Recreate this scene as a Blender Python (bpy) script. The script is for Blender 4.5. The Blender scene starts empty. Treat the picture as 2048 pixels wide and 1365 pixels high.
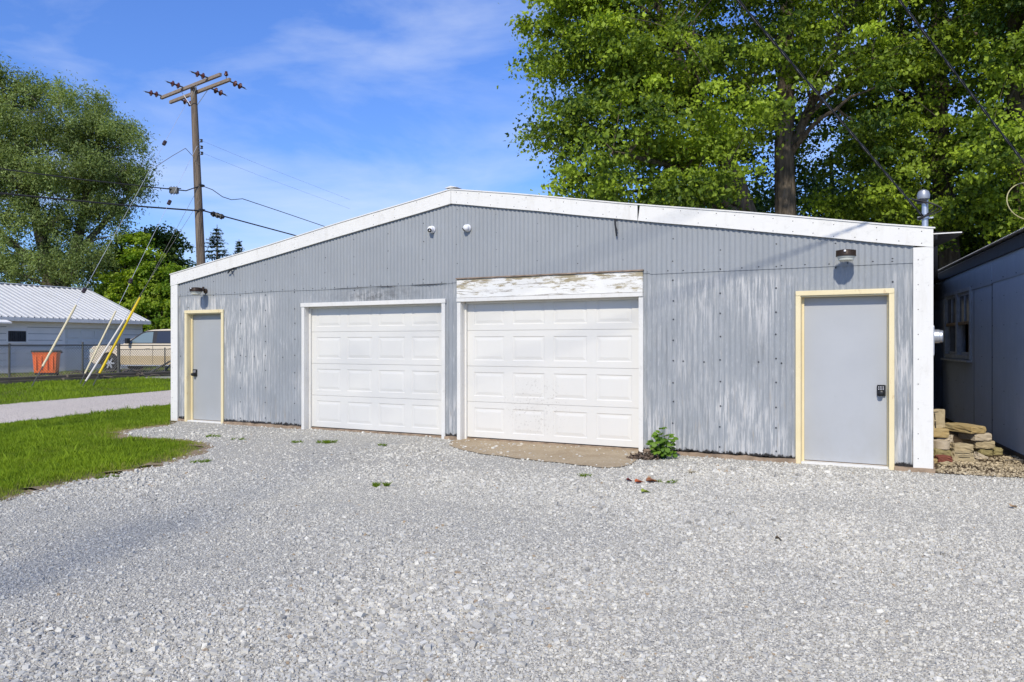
import bpy, bmesh, math, random
import numpy as np
from mathutils import Vector, Matrix, Euler
random.seed(7); RNG = np.random.default_rng(7)
scene = bpy.context.scene
COL = scene.collection
R = math.radians

# ------------------------------------------------------------------ camera
F = 1580.0; H = 1.45; HY = 687.0
cam_d = bpy.data.cameras.new('camera'); cam = bpy.data.objects.new('camera', cam_d); COL.objects.link(cam)
cam_d.sensor_width = 36; cam_d.lens = 36 * F / 2048; cam_d.shift_y = 4.5 / 2048
cam_d.clip_start = .05; cam_d.clip_end = 3000
cam.location = (0, 0, H); cam.rotation_euler = (R(90), 0, 0)
scene.camera = cam
scene.view_settings.view_transform = 'Standard'; scene.view_settings.look = 'None'
scene.view_settings.exposure = 0.0; scene.view_settings.gamma = 1

# ------------------------------------------------------------------ sun and sky
SUN_EL = R(40); SUN_AZ = (-.284, -.959)           # horizontal direction towards the sun
sd = Vector((SUN_AZ[0] * math.cos(SUN_EL), SUN_AZ[1] * math.cos(SUN_EL), math.sin(SUN_EL))).normalized()
sun_d = bpy.data.lights.new('sun', 'SUN'); sun_d.energy = 4.0; sun_d.angle = R(1.8); sun_d.color = (1, .935, .80)
sun = bpy.data.objects.new('sun', sun_d); COL.objects.link(sun)
sun.rotation_euler = sd.to_track_quat('Z', 'Y').to_euler(); sun.location = (-5, -20, 20)

world = bpy.data.worlds.new('World'); scene.world = world; world.use_nodes = True
nt = world.node_tree; nt.nodes.clear()
def wn(t, **k):
    n = nt.nodes.new(t)
    for a, b in k.items(): setattr(n, a, b)
    return n
sky = wn('ShaderNodeTexSky', sky_type='NISHITA'); sky.sun_disc = False
sky.sun_elevation = SUN_EL; sky.sun_rotation = math.atan2(SUN_AZ[0], SUN_AZ[1]) % (2 * math.pi)
sky.air_density = 1.0; sky.dust_density = .05; sky.ozone_density = 3.0
tint = wn('ShaderNodeMix', data_type='RGBA', blend_type='MULTIPLY'); tint.inputs[0].default_value = 1
tint.inputs[7].default_value = (.90, 1.03, 1.55, 1)
nt.links.new(sky.outputs[0], tint.inputs[6])
gtc = wn('ShaderNodeTexCoord'); gs = wn('ShaderNodeSeparateXYZ'); nt.links.new(gtc.outputs['Generated'], gs.inputs[0])
gr_ = wn('ShaderNodeMapRange'); gr_.inputs[1].default_value = .0; gr_.inputs[2].default_value = .40
nt.links.new(gs.outputs[2], gr_.inputs[0])
hz_ = wn('ShaderNodeMix', data_type='RGBA'); hz_.inputs[6].default_value = (.52, .68, 1.0, 1); hz_.inputs[7].default_value = (.62, .84, 1.34, 1)
nt.links.new(gr_.outputs[0], hz_.inputs[0]); nt.links.new(hz_.outputs[2], tint.inputs[7])
tc = wn('ShaderNodeTexCoord')
mp = wn('ShaderNodeMapping'); mp.inputs['Scale'].default_value = (1.5, 1.0, 4.5); mp.inputs['Rotation'].default_value = (0, R(18), R(10))
mp.inputs['Location'].default_value = (3.1, .4, 1.3)
nt.links.new(tc.outputs['Generated'], mp.inputs[0])
n1 = wn('ShaderNodeTexNoise'); n1.inputs['Scale'].default_value = 1.9; n1.inputs['Detail'].default_value = 8; n1.inputs['Roughness'].default_value = .55; n1.inputs['Distortion'].default_value = .5
nt.links.new(mp.outputs[0], n1.inputs['Vector'])
cr = wn('ShaderNodeMapRange'); cr.inputs[1].default_value = .44; cr.inputs[2].default_value = .76; cr.inputs[3].default_value = 0; cr.inputs[4].default_value = .60
nt.links.new(n1.outputs[0], cr.inputs[0])
cm = wn('ShaderNodeMix', data_type='RGBA'); cm.inputs[7].default_value = (5.4, 6.0, 7.2, 1)
nt.links.new(cr.outputs[0], cm.inputs[0]); nt.links.new(tint.outputs[2], cm.inputs[6])
bg = wn('ShaderNodeBackground'); bg.inputs[1].default_value = .148
out = wn('ShaderNodeOutputWorld')
nt.links.new(cm.outputs[2], bg.inputs[0]); nt.links.new(bg.outputs[0], out.inputs[0])

# ------------------------------------------------------------------ places
RE = Vector((-9.1, 14.06)); RD = Vector((.25, .968)).normalized(); RN = Vector((-RD.y, RD.x))   # road near edge, direction, outward
def hgt(x, y):
    q = (x - RE.x) * RN.x + (y - RE.y) * RN.y
    c = lambda a: np.clip(a, 0, 1)
    return .05 * c(q / 3.5) + .12 * c((q - 3.5) / 4.0)
def gp(px, py):                                                  # where a sight line meets the ground
    h = 0.0
    for _ in range(6):
        y = (H - h) * F / (py - HY); x = (px - 1024) / F * y; h = float(hgt(x, y))
    return Vector((x, y, h))
def wp(px, py, y): return Vector(((px - 1024) / F * y, y, H + (HY - py) / F * y))

# ------------------------------------------------------------------ mesh helpers
class MB:
    def __init__(s): s.v = []; s.f = []; s.m = []; s.sm = []
    def add(s, vs, fs, mi=0, smooth=False, M=None):
        o = len(s.v)
        s.v += [tuple(M @ Vector(v)) if M else tuple(v) for v in vs]
        for f in fs: s.f.append([i + o for i in f]); s.m.append(mi); s.sm.append(smooth)
        return s
    def box(s, x0, x1, y0, y1, z0, z1, mi=0, M=None):
        return s.add([(x0, y0, z0), (x1, y0, z0), (x1, y1, z0), (x0, y1, z0), (x0, y0, z1), (x1, y0, z1), (x1, y1, z1), (x0, y1, z1)],
                     [(0, 3, 2, 1), (4, 5, 6, 7), (0, 1, 5, 4), (1, 2, 6, 5), (2, 3, 7, 6), (3, 0, 4, 7)], mi, False, M)
    def prism(s, pts, y0, y1, mi=0, M=None, axis='y'):
        n = len(pts)
        if axis == 'y': vs = [(a, y0, b) for a, b in pts] + [(a, y1, b) for a, b in pts]
        elif axis == 'z': vs = [(a, b, y0) for a, b in pts] + [(a, b, y1) for a, b in pts]
        else: vs = [(y0, a, b) for a, b in pts] + [(y1, a, b) for a, b in pts]
        fs = [list(range(n)), list(range(2 * n - 1, n - 1, -1))] + [(i, i + n, (i + 1) % n + n, (i + 1) % n) for i in range(n)]
        return s.add(vs, fs, mi, False, M)
    def tube(s, pts, rad, n=8, mi=0, cap=True, M=None, smooth=True):
        pts = [Vector(p) for p in pts]
        if not hasattr(rad, '__len__'): rad = [rad] * len(pts)
        vs = []; up = None
        for i, p in enumerate(pts):
            d = (pts[min(i + 1, len(pts) - 1)] - pts[max(i - 1, 0)])
            d = d.normalized() if d.length > 1e-9 else Vector((0, 0, 1))
            if up is None:
                up = Vector((0, 0, 1)) if abs(d.z) < .9 else Vector((1, 0, 0))
            a = d.cross(up).normalized(); up = a.cross(d).normalized()
            for k in range(n):
                t = 2 * math.pi * k / n
                vs.append(p + (a * math.cos(t) + up * math.sin(t)) * rad[i])
        fs = []
        for i in range(len(pts) - 1):
            for k in range(n):
                fs.append((i * n + k, i * n + (k + 1) % n, (i + 1) * n + (k + 1) % n, (i + 1) * n + k))
        s.add(vs, fs, mi, smooth, M)
        if cap:
            o = len(s.v) - len(vs)
            s.f.append([o + k for k in range(n - 1, -1, -1)]); s.m.append(mi); s.sm.append(False)
            s.f.append([o + (len(pts) - 1) * n + k for k in range(n)]); s.m.append(mi); s.sm.append(False)
        return s
    def lathe(s, prof, n=20, mi=0, M=None):                   # prof: (radius, z)
        vs = [(r * math.cos(2 * math.pi * k / n), r * math.sin(2 * math.pi * k / n), z) for r, z in prof for k in range(n)]
        fs = [(i * n + k, i * n + (k + 1) % n, (i + 1) * n + (k + 1) % n, (i + 1) * n + k) for i in range(len(prof) - 1) for k in range(n)]
        return s.add(vs, fs, mi, True, M)
    def build(s, name, mats, parent=None, bevel=0, sharp=35):
        me = bpy.data.meshes.new(name); me.from_pydata(s.v, [], s.f)
        if not isinstance(mats, (list, tuple)): mats = [mats]
        for m in mats: me.materials.append(m)
        me.polygons.foreach_set('material_index', s.m); me.polygons.foreach_set('use_smooth', s.sm)
        me.update()
        if any(s.sm): me.set_sharp_from_angle(angle=R(sharp))
        o = bpy.data.objects.new(name, me); COL.objects.link(o)
        if parent: o.parent = parent
        if bevel:
            b = o.modifiers.new('bevel', 'BEVEL'); b.width = bevel; b.segments = 2; b.limit_method = 'ANGLE'; b.angle_limit = R(40)
        return o
def np_mesh(name, V, k, mat, parent=None, attr=None, smooth=False, faces=None):
    """V: (n,3) vertices; faces: (m,k) indices, default consecutive runs of k"""
    if faces is None: faces = np.arange(len(V)).reshape(-1, k)
    me = bpy.data.meshes.new(name); m = len(faces)
    me.vertices.add(len(V)); me.vertices.foreach_set('co', np.ascontiguousarray(V, dtype=np.float32).ravel())
    me.loops.add(m * k); me.loops.foreach_set('vertex_index', faces.astype(np.int32).ravel())
    me.polygons.add(m); me.polygons.foreach_set('loop_start', np.arange(0, m * k, k, dtype=np.int32))
    me.polygons.foreach_set('loop_total', np.full(m, k, dtype=np.int32))
    me.polygons.foreach_set('use_smooth', np.full(m, smooth, dtype=bool))
    if attr is not None:
        a = me.attributes.new('tone', 'FLOAT', 'POINT'); a.data.foreach_set('value', attr.astype(np.float32))
    me.update(calc_edges=True)
    for q in (mat if isinstance(mat, (list, tuple)) else [mat]): me.materials.append(q)
    o = bpy.data.objects.new(name, me); COL.objects.link(o)
    if parent: o.parent = parent
    return o
def tag(o, label=None, cat=None, group=None, kind=None):
    if label: o['label'] = label
    if cat: o['category'] = cat
    if group: o['group'] = group
    if kind: o['kind'] = kind
    return o
def empty(name, label, cat, loc=(0, 0, 0), rz=0, group=None):
    o = bpy.data.objects.new(name, None); COL.objects.link(o); o.empty_display_size = .2
    o.location = loc; o.rotation_euler = (0, 0, rz)
    return tag(o, label, cat, group)

# ------------------------------------------------------------------ materials
class N:
    """small node-graph writer"""
    def __init__(s, name):
        s.m = bpy.data.materials.new(name); s.m.use_nodes = True; s.t = s.m.node_tree
        s.b = s.t.nodes['Principled BSDF']; s.o = s.t.nodes['Material Output']
        s.tc = s.t.nodes.new('ShaderNodeTexCoord')
    def n(s, t, **k):
        x = s.t.nodes.new(t)
        for a, b in k.items(): setattr(x, a, b)
        return x
    def l(s, a, b): s.t.links.new(a, b)
    def noise(s, scale=5, detail=4, rough=.55, m=(1, 1, 1), loc=(0, 0, 0), dist=0, coord='Object'):
        mp = s.n('ShaderNodeMapping'); mp.inputs['Scale'].default_value = m; mp.inputs['Location'].default_value = loc
        s.l(s.tc.outputs[coord], mp.inputs[0])
        x = s.n('ShaderNodeTexNoise'); x.inputs['Scale'].default_value = scale; x.inputs['Detail'].default_value = detail
        x.inputs['Roughness'].default_value = rough; x.inputs['Distortion'].default_value = dist
        s.l(mp.outputs[0], x.inputs['Vector']); return x.outputs[0]
    def voro(s, scale=5, m=(1, 1, 1), feature='F1', out='Distance', rnd=1):
        mp = s.n('ShaderNodeMapping'); mp.inputs['Scale'].default_value = m
        s.l(s.tc.outputs['Object'], mp.inputs[0])
        x = s.n('ShaderNodeTexVoronoi', feature=feature); x.inputs['Scale'].default_value = scale; x.inputs['Randomness'].default_value = rnd
        s.l(mp.outputs[0], x.inputs['Vector']); return x.outputs[out]
    def ramp(s, v, a, b, lo=0, hi=1, smooth=False):
        x = s.n('ShaderNodeMapRange'); x.interpolation_type = 'SMOOTHSTEP' if smooth else 'LINEAR'
        for i, q in enumerate((a, b, lo, hi)): x.inputs[i + 1].default_value = q
        s.l(v, x.inputs[0]); return x.outputs[0]
    def math(s, op, a, b=0.0):
        x = s.n('ShaderNodeMath', operation=op)
        for i, q in enumerate((a, b)):
            if hasattr(q, 'links'): s.l(q, x.inputs[i])
            else: x.inputs[i].default_value = q
        return x.outputs[0]
    def mix(s, f, a, b, bt='MIX'):
        x = s.n('ShaderNodeMix', data_type='RGBA', blend_type=bt)
        for i, q in ((0, f), (6, a), (7, b)):
            if hasattr(q, 'links'): s.l(q, x.inputs[i])
            elif i == 0: x.inputs[0].default_value = q
            else: x.inputs[i].default_value = (*q, 1)
        return x.outputs[2]
    def sep(s, coord='Object'):
        x = s.n('ShaderNodeSeparateXYZ'); s.l(s.tc.outputs[coord], x.inputs[0]); return x.outputs
    def attr(s, name='tone'):
        x = s.n('ShaderNodeAttribute'); x.attribute_name = name; return x.outputs['Fac']
    def bump(s, v, strength=.3, dist=.01):
        x = s.n('ShaderNodeBump'); x.inputs['Strength'].default_value = strength; x.inputs['Distance'].default_value = dist
        s.l(v, x.inputs['Height']); s.l(x.outputs[0], s.b.inputs['Normal'])
    def fin(s, col=None, rough=.6, metal=0, spec=.5):
        if col is not None:
            if hasattr(col, 'links'): s.l(col, s.b.inputs['Base Color'])
            else: s.b.inputs['Base Color'].default_value = (*col, 1)
        if hasattr(rough, 'links'): s.l(rough, s.b.inputs['Roughness'])
        else: s.b.inputs['Roughness'].default_value = rough
        s.b.inputs['Metallic'].default_value = metal; s.b.inputs['Specular IOR Level'].default_value = spec
        return s.m
def simple(name, col, rough=.6, metal=0, var=.12, scale=6, bump=0, spec=.4, m=(1, 1, 1)):
    g = N(name); v = g.noise(scale, 5, .6, m)
    d = tuple(c * (1 - var) for c in col); e = tuple(min(1, c * (1 + var)) for c in col)
    c = g.mix(g.ramp(v, .3, .7), d, e)
    if bump: g.bump(g.noise(scale * 6, 4, .6, m), bump, .004)
    return g.fin(c, rough, metal, spec)

# painted corrugated siding, worn below the lap seam
def siding(name, base, wear=True, worn_mul=1.0):
    g = N(name); X, Y, Z = g.sep()
    c = g.mix(g.ramp(g.noise(1.1, 5, .6), .3, .7), tuple(q * .93 for q in base), tuple(q * 1.06 for q in base))
    c = g.mix(g.ramp(g.noise(9, 3, .5, (3, 1, .25)), .35, .7, 0, .35), c, tuple(q * .82 for q in base))
    c = g.mix(g.ramp(g.noise(60, 2, .5, (1, 1, .4)), .62, .75, 0, .35), c, tuple(q * 1.3 for q in base))
    if wear:
        low = g.ramp(Z, 2.24, 2.33, 1, 0)
        big = g.ramp(g.noise(.75, 2, .5, (1, 1, .8), (4.2, 0, 1.9)), .44, .58)
        st = g.ramp(g.noise(7, 6, .7, (5, 1, .3)), .475, .56)
        f = g.math('MULTIPLY', g.math('MULTIPLY', st, big), low)
        c = g.mix(g.math('MULTIPLY', f, .85 * worn_mul), c, (.56, .55, .53))
        st2 = g.ramp(g.noise(13, 6, .75, (2.2, 1, .3), (8, 0, 0)), .56, .64)
        c = g.mix(g.math('MULTIPLY', g.math('MULTIPLY', st2, low), .55 * worn_mul), c, (.50, .50, .50))
        # rust runs
        rs = g.ramp(g.noise(5, 5, .7, (4.5, 1, .35), (1, 0, 7)), .58, .68)
        c = g.mix(g.math('MULTIPLY', g.math('MULTIPLY', rs, g.ramp(Z, 1.4, .1, .15, 1)), .5), c, (.40, .30, .17))
        # grey unpainted streaks darker than the paint
        dk = g.ramp(g.noise(4, 5, .7, (5, 1, .3), (3, 0, 2)), .54, .66)
        c = g.mix(g.math('MULTIPLY', g.math('MULTIPLY', dk, low), .45), c, tuple(q * .6 for q in base))
        # black grease over the left garage door
        gx = g.math('ABSOLUTE', g.math('SUBTRACT', X, 4.75)); gz = g.math('ABSOLUTE', g.math('SUBTRACT', Z, 2.22))
        gm = g.math('MULTIPLY', g.ramp(gx, .1, 1.1, 1, 0), g.ramp(gz, .02, .16, 1, 0))
        c = g.mix(g.math('MULTIPLY', gm, g.ramp(g.noise(6, 5, .7, (1, 1, 1.5)), .38, .62, 0, .8)), c, (.06, .06, .06))
        # tarred, rotted bottom edge
        e = g.math('ADD', Z, g.math('MULTIPLY', g.noise(16, 5, .7, (1, 1, .6)), -.17))
        c = g.mix(g.ramp(e, -.012, .008, 1, 0), c, (.025, .023, .022))
    g.bump(g.noise(18, 4, .6, (1, 1, .4)), .12, .004)
    return g.fin(c, g.ramp(g.noise(4, 3, .5), .3, .7, .42, .62), 0, .35)
M_SIDE = siding('painted_siding', (.298, .314, .326))
M_SHED = siding('shed_siding', (.41, .45, .50), False)

def white_paint(name, col=(.73, .71, .66), dirt=.35):
    g = N(name)
    c = g.mix(g.ramp(g.noise(2.2, 5, .6), .35, .7, 0, .5), col, tuple(q * .93 for q in col))
    c = g.mix(g.ramp(g.noise(11, 7, .72, (1, 1, 1.4)), .56, .70, 0, dirt), c, (.42, .40, .36)); c = g.mix(g.ramp(g.noise(3, 6, .7, (2.5, 1, .5), (5, 0, 3)), .52, .70, 0, .28), c, (.50, .46, .38)); c = g.mix(g.ramp(g.noise(26, 5, .7, loc=(9, 2, 1)), .66, .70, 0, .8), c, (.30, .29, .28))
    g.bump(g.noise(40, 4, .6), .12, .002)
    return g.fin(c, .5, 0, .4)
M_WHITE = white_paint('white_trim_paint')
M_FASC = white_paint('white_fascia_paint', (.76, .74, .69), .3)
def door_white():
    g = N('garage_door_paint'); X, Y, Z = g.sep()
    base = (.69, .67, .62)
    c = g.mix(g.ramp(g.noise(1.3, 4, .6), .3, .7), tuple(q * .955 for q in base), base)
    c = g.mix(g.ramp(g.noise(5, 5, .7, (1, 1, .35)), .62, .78, 0, .25), c, (.55, .52, .47))
    dx = g.math('DIVIDE', g.math('SUBTRACT', X, 7.55), .62); dz = g.math('DIVIDE', g.math('SUBTRACT', Z, .55), .50)
    rr = g.math('ADD', g.math('MULTIPLY', dx, dx), g.math('MULTIPLY', dz, dz))
    m = g.ramp(rr, 0, 1, 1, 0)
    sp = g.ramp(g.noise(38, 3, .6), .59, .66)
    c = g.mix(g.math('MULTIPLY', g.math('MULTIPLY', sp, m), .6), c, (.33, .30, .26))
    c = g.mix(g.math('MULTIPLY', m, g.ramp(g.noise(6, 4, .6), .4, .7, 0, .14)), c, (.45, .41, .35))
    return g.fin(c, .42, 0, .4)
M_GDOOR = door_white()
def old_board():
    g = N('peeling_header_paint'); X, Y, Z = g.sep()
    w = g.mix(g.ramp(g.noise(3, 4, .6), .3, .7), (.70, .68, .63), (.80, .79, .75))
    raw = g.mix(g.ramp(g.noise(8, 6, .7, (.5, 1, 6)), .35, .65), (.26, .21, .12), (.48, .42, .29))
    pe = g.noise(4.2, 8, .78, (.55, 1, 3.0), (2.1, 0, .7))
    up = g.math('ADD', g.ramp(Z, 2.12, 2.42, -.10, .055), g.ramp(X, 8.7, 9.25, 0, .05))
    c = g.mix(g.ramp(g.math('ADD', pe, up), .495, .55), w, raw)
    c = g.mix(g.ramp(g.noise(9, 6, .75, (.25, 1, 5)), .57, .62, 0, .8), c, (.17, .13, .09))
    g.bump(pe, .5, .004)
    return g.fin(c, .7)
M_HEAD = old_board()
def cream():
    g = N('cream_door_frame_paint'); 
    c = g.mix(g.ramp(g.noise(3, 4, .6), .3, .7), (.74, .62, .36), (.79, .68, .43))
    c = g.mix(g.ramp(g.noise(14, 6, .72, (1, 1, .5)), .61, .70, 0, .6), c, (.50, .33, .16))
    return g.fin(c, .5)
M_CREAM = cream()
def doorp(name, col):
    g = N(name); X, Y, Z = g.sep(); c = g.mix(g.ramp(g.noise(1.4, 5, .6), .3, .7), tuple(q * .95 for q in col), tuple(q * 1.03 for q in col))
    c = g.mix(g.math('MULTIPLY', g.ramp(Z, .75, .03, 0, 1), g.ramp(g.noise(5, 6, .7, (1, 1, .6)), .42, .72, 0, .35)), c, (.33, .31, .27))
    c = g.mix(g.ramp(g.noise(24, 4, .7, (1, 1, 2)), .68, .72, 0, .5), c, tuple(q * .72 for q in col))
    g.bump(g.noise(2.2, 2, .5), .15, .02); return g.fin(c, g.ramp(g.noise(3, 4, .6), .3, .7, .38, .52))
M_PDOOR = doorp('grey_door_paint', (.415, .425, .435))
M_PDOOR2 = doorp('dull_grey_door_paint', (.36, .37, .375))
M_BLACK = simple('black_plastic', (.015, .015, .016), .4)
M_BRONZE = simple('dark_bronze', (.045, .03, .022), .5, .3)
M_LENS = simple('frosted_lens', (.55, .56, .50), .3, 0, .05)
M_CAMW = simple('white_plastic', (.78, .78, .80), .3, 0, .03)
M_GALV = simple('galvanised_steel', (.58, .60, .63), .38, .75, .12, 14)
M_DGALV = simple('dull_fence_steel', (.12, .12, .11), .6, .5, .25, 9)
M_KEY = simple('key_marks', (.8, .8, .85), .4)
M_CABLE = simple('black_cable', (.018, .018, .02), .55)
M_CABLE2 = simple('weathered_cable', (.17, .16, .14), .6)
M_CONC = simple('foundation_concrete', (.30, .22, .15), .9, 0, .35, 9, .4)
def apron():
    g = N('apron_concrete')
    c = g.mix(g.ramp(g.noise(2.0, 6, .65), .3, .7), (.30, .22, .13), (.43, .34, .22))
    c = g.mix(g.ramp(g.noise(22, 5, .7), .45, .75, 0, .6), c, (.52, .45, .34))
    c = g.mix(g.ramp(g.noise(70, 3, .6), .60, .68, 0, .7), c, (.10, .085, .06))
    g.bump(g.noise(45, 6, .7), .6, .006)
    return g.fin(c, .9, 0, .2)
M_APRON = apron()
def bark(name, a, b, sc=6):
    g = N(name); v = g.noise(sc, 7, .7, (1.8, 1.8, .28))
    c = g.mix(g.ramp(v, .35, .65), a, b)
    g.bump(v, .9, .03)
    return g.fin(c, .9, 0, .15)
M_BARK = bark('maple_bark', (.05, .04, .03), (.20, .16, .12))
M_BARKL = bark('grey_bark', (.06, .05, .04), (.22, .19, .15))
def pole_wood():
    g = N('pole_wood'); v = g.noise(9, 6, .7, (3, 3, .12))
    c = g.mix(g.ramp(v, .3, .7), (.10, .075, .055), (.27, .215, .165))
    c = g.mix(g.ramp(g.noise(30, 4, .7, (2, 2, .1)), .55, .65, 0, .7), c, (.04, .03, .022))
    g.bump(v, .6, .01)
    return g.fin(c, .85, 0, .2)
M_POLE = pole_wood()
M_ARM = simple('crossarm_wood', (.25, .20, .16), .85, 0, .35, 8, .3, m=(1, 1, 6))
M_INS = simple('brown_porcelain', (.085, .028, .018), .2, 0, .2, 5)
M_YEL = simple('yellow_guy_guard', (.75, .53, .01), .4, 0, .05)
M_CRM = simple('faded_cream_guard', (.66, .58, .38), .5, 0, .08)
M_WHG = simple('faded_white_guard', (.66, .62, .55), .5, 0, .08)

def leafmat(name, dark, light, trans=.30, yellow=None):
    g = N(name); t = g.attr()
    c = g.mix(t, dark, light)
    if yellow: c = g.mix(g.ramp(t, .85, 1.0, 0, .8), c, yellow)
    g.fin(c, .5, 0, .3)
    tr = g.n('ShaderNodeBsdfTranslucent'); mx = g.n('ShaderNodeMixShader'); mx.inputs[0].default_value = trans
    c2 = g.mix(1.0, c, (1.5, 1.45, .5), 'MULTIPLY')
    g.l(c2, tr.inputs[0]); g.l(g.b.outputs[0], mx.inputs[1]); g.l(tr.outputs[0], mx.inputs[2]); g.l(mx.outputs[0], g.o.inputs[0])
    return g.m
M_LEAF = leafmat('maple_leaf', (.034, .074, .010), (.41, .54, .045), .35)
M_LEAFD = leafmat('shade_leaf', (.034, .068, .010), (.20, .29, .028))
M_WILL = leafmat('greyish_leaf', (.11, .155, .045), (.37, .46, .16), .4)
M_YLEAF = leafmat('lime_leaf', (.13, .24, .02), (.48, .58, .07), .5)
M_CONIF = leafmat('conifer_needles', (.014, .035, .020), (.05, .085, .045), .1)
M_GRASS = leafmat('grass_blades', (.075, .135, .008), (.29, .41, .022), .3, (.30, .27, .08))
M_DRY = leafmat('dry_grass', (.16, .12, .05), (.33, .27, .13), .2)
M_WEED = leafmat('weed_leaf', (.04, .11, .015), (.20, .33, .03), .3)

# ground materials
def ground_mat():
    g = N('soil_and_turf')
    c = g.mix(g.ramp(g.noise(1.2, 6, .7), .35, .65), (.06, .085, .02), (.09, .12, .03))
    c = g.mix(g.ramp(g.noise(7, 6, .7), .38, .55), c, (.20, .15, .085))
    g.bump(g.noise(20, 5, .7), .6, .03)
    return g.fin(c, .95, 0, .1)
def gravel_mat(name, pale, mid, dark, sc=42, warm=(.5, .44, .34)):
    g = N(name)
    cell = g.voro(sc, out='Color'); sp = g.n('ShaderNodeSeparateColor'); g.l(cell, sp.inputs[0])
    d = g.voro(sc, out='Distance')
    c = g.mix(sp.outputs[0], mid, pale)
    c = g.mix(g.ramp(sp.outputs[1], .93, .96), c, warm)
    c = g.mix(g.ramp(sp.outputs[2], .90, .95, 0, .6), c, dark)
    c = g.mix(g.ramp(d, .45, .75, 0, .6), c, dark)
    c = g.mix(g.ramp(g.noise(.55, 4, .6), .35, .68, 0, .22), c, tuple(q * .72 for q in mid))
    hh = g.math('ADD', g.math('MULTIPLY', d, -1.0), g.math('MULTIPLY', sp.outputs[0], .8))
    g.bump(hh, .9, .012)
    return g.fin(c, .9, 0, .2)
M_GROUND = ground_mat()
M_GRAV = gravel_mat('limestone_gravel', (.66, .63, .545), (.50, .475, .41), (.26, .246, .215), 75)
M_ROAD = gravel_mat('worn_alley_gravel', (.82, .72, .62), (.66, .58, .50), (.42, .37, .31), 48, (.34, .29, .22))
def stone_mat():
    g = N('crushed_stone'); t = g.attr()
    c = g.mix(g.ramp(t, 0, .9), (.33, .312, .27), (.75, .715, .615))
    c = g.mix(g.ramp(t, .955, .96), c, (.42, .31, .19))
    c = g.mix(g.ramp(g.noise(60, 3, .6), .4, .7, 0, .3), c, (.40, .40, .41))
    return g.fin(c, 1.0, 0, .08)
M_STONE = stone_mat()
def dirt_mat():
    g = N('dark_dirt')
    c = g.mix(g.ramp(g.noise(3, 6, .7), .35, .6), (.045, .03, .02), (.13, .095, .06))
    g.bump(g.noise(25, 6, .7), .8, .02)
    return g.fin(c, .95, 0, .1)
M_DIRT = dirt_mat()
def tan_stone():
    g = N('tan_pebble'); t = g.attr()
    c = g.mix(t, (.11, .08, .045), (.66, .55, .37))
    return g.fin(c, .85, 0, .2)
M_TAN = tan_stone()

# ================================================================== SETTING: ground, road, lot
xs = np.concatenate([np.linspace(-600, -42, 8), np.arange(-40, 16.1, 1.0), np.linspace(20, 600, 8)])
ys = np.concatenate([np.linspace(-300, -12, 5), np.arange(-10, 60.1, 1.0), np.linspace(70, 900, 10)])
GX, GY = np.meshgrid(xs, ys); GZ = hgt(GX, GY) - .012
V = np.stack([GX.ravel(), GY.ravel(), GZ.ravel()], 1); nx = len(xs)
ii = np.arange(len(V)).reshape(len(ys), nx)
fc = np.stack([ii[:-1, :-1].ravel(), ii[:-1, 1:].ravel(), ii[1:, 1:].ravel(), ii[1:, :-1].ravel()], 1)
tag(np_mesh('ground', V, 4, M_GROUND, faces=fc, smooth=True), kind='structure')

# alley road: gridded strip following the land
def strip(name, d0, d1, q0, q1, off, mat, wob=.08):
    n = int((d1 - d0) / .35); w = 9; vs = []
    for i in range(n + 1):
        d = d0 + (d1 - d0) * i / n
        a = wob * (math.sin(d * 1.7) + .6 * math.sin(d * 4.1 + 1)); b = wob * (math.sin(d * 1.3 + 2) + .6 * math.sin(d * 5.3))
        for j in range(w + 1):
            q = q0 + a + (q1 + b - q0 - a) * j / w
            p = RE + RD * d + RN * q
            vs.append((p.x, p.y, float(hgt(p.x, p.y)) + off + .02 * math.sin(math.pi * j / w)))
    ii = np.arange(len(vs)).reshape(n + 1, w + 1)
    fc = np.stack([ii[:-1, :-1].ravel(), ii[1:, :-1].ravel(), ii[1:, 1:].ravel(), ii[:-1, 1:].ravel()], 1)
    return np_mesh(name, np.array(vs), 4, mat, faces=fc, smooth=True)
tag(strip('alley_road', -16, 90, .05, 3.55, .004, M_ROAD), kind='structure')

# gravel lot polygon, its lawn edge taken along the real edge of the grass
edge_px = [(344, 850), (300, 856), (252, 862), (243, 868), (262, 874), (320, 878), (372, 880), (404, 885), (417, 892), (405, 905), (372, 918), (330, 930), (290, 938), (250, 947), (215, 955), (180, 961), (120, 974), (60, 988), (0, 1003)]
edge = []
for i in range(len(edge_px) - 1):
    a = gp(*edge_px[i]); b = gp(*edge_px[i + 1])
    for k in range(4):
        p = a.lerp(b, k / 4); edge.append((p.x + random.uniform(-.05, .05), p.y + random.uniform(-.06, .06)))
edge += [(-4.9, 6.2), (-5.6, 3.0), (-6.5, 0), (-7.5, -8)]
lot = edge + [(14, -8), (14, 8.1), (8.5, 8.25), (6.6, 8.42), (5.6, 8.45), (5.1, 8.62), (4.73, 8.80), (4.5, 9.3), (-2, 12.9), (-6.3, 15.2)]
def flat_poly(name, pts, z, mat, thick=0):
    bm = bmesh.new(); vs = [bm.verts.new((x, y, z)) for x, y in pts]; f = bm.faces.new(vs); f.normal_update()
    if f.normal.z < 0: f.normal_flip()
    bmesh.ops.triangulate(bm, faces=[f])
    me = bpy.data.meshes.new(name); bm.to_mesh(me); bm.free(); me.materials.append(mat)
    o = bpy.data.objects.new(name, me); COL.objects.link(o); return o
tag(flat_poly('gravel_lot', lot, 0, M_GRAV), kind='structure')
tag(flat_poly('dirt_path', [(4.6, 8.85), (5.1, 8.64), (5.6, 8.47), (6.6, 8.44), (8.5, 8.27), (9.0, 9.5), (11.5, 22), (12, 25), (12.2, 25), (4.9, 9.2)], .004, M_DIRT), kind='structure')

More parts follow.
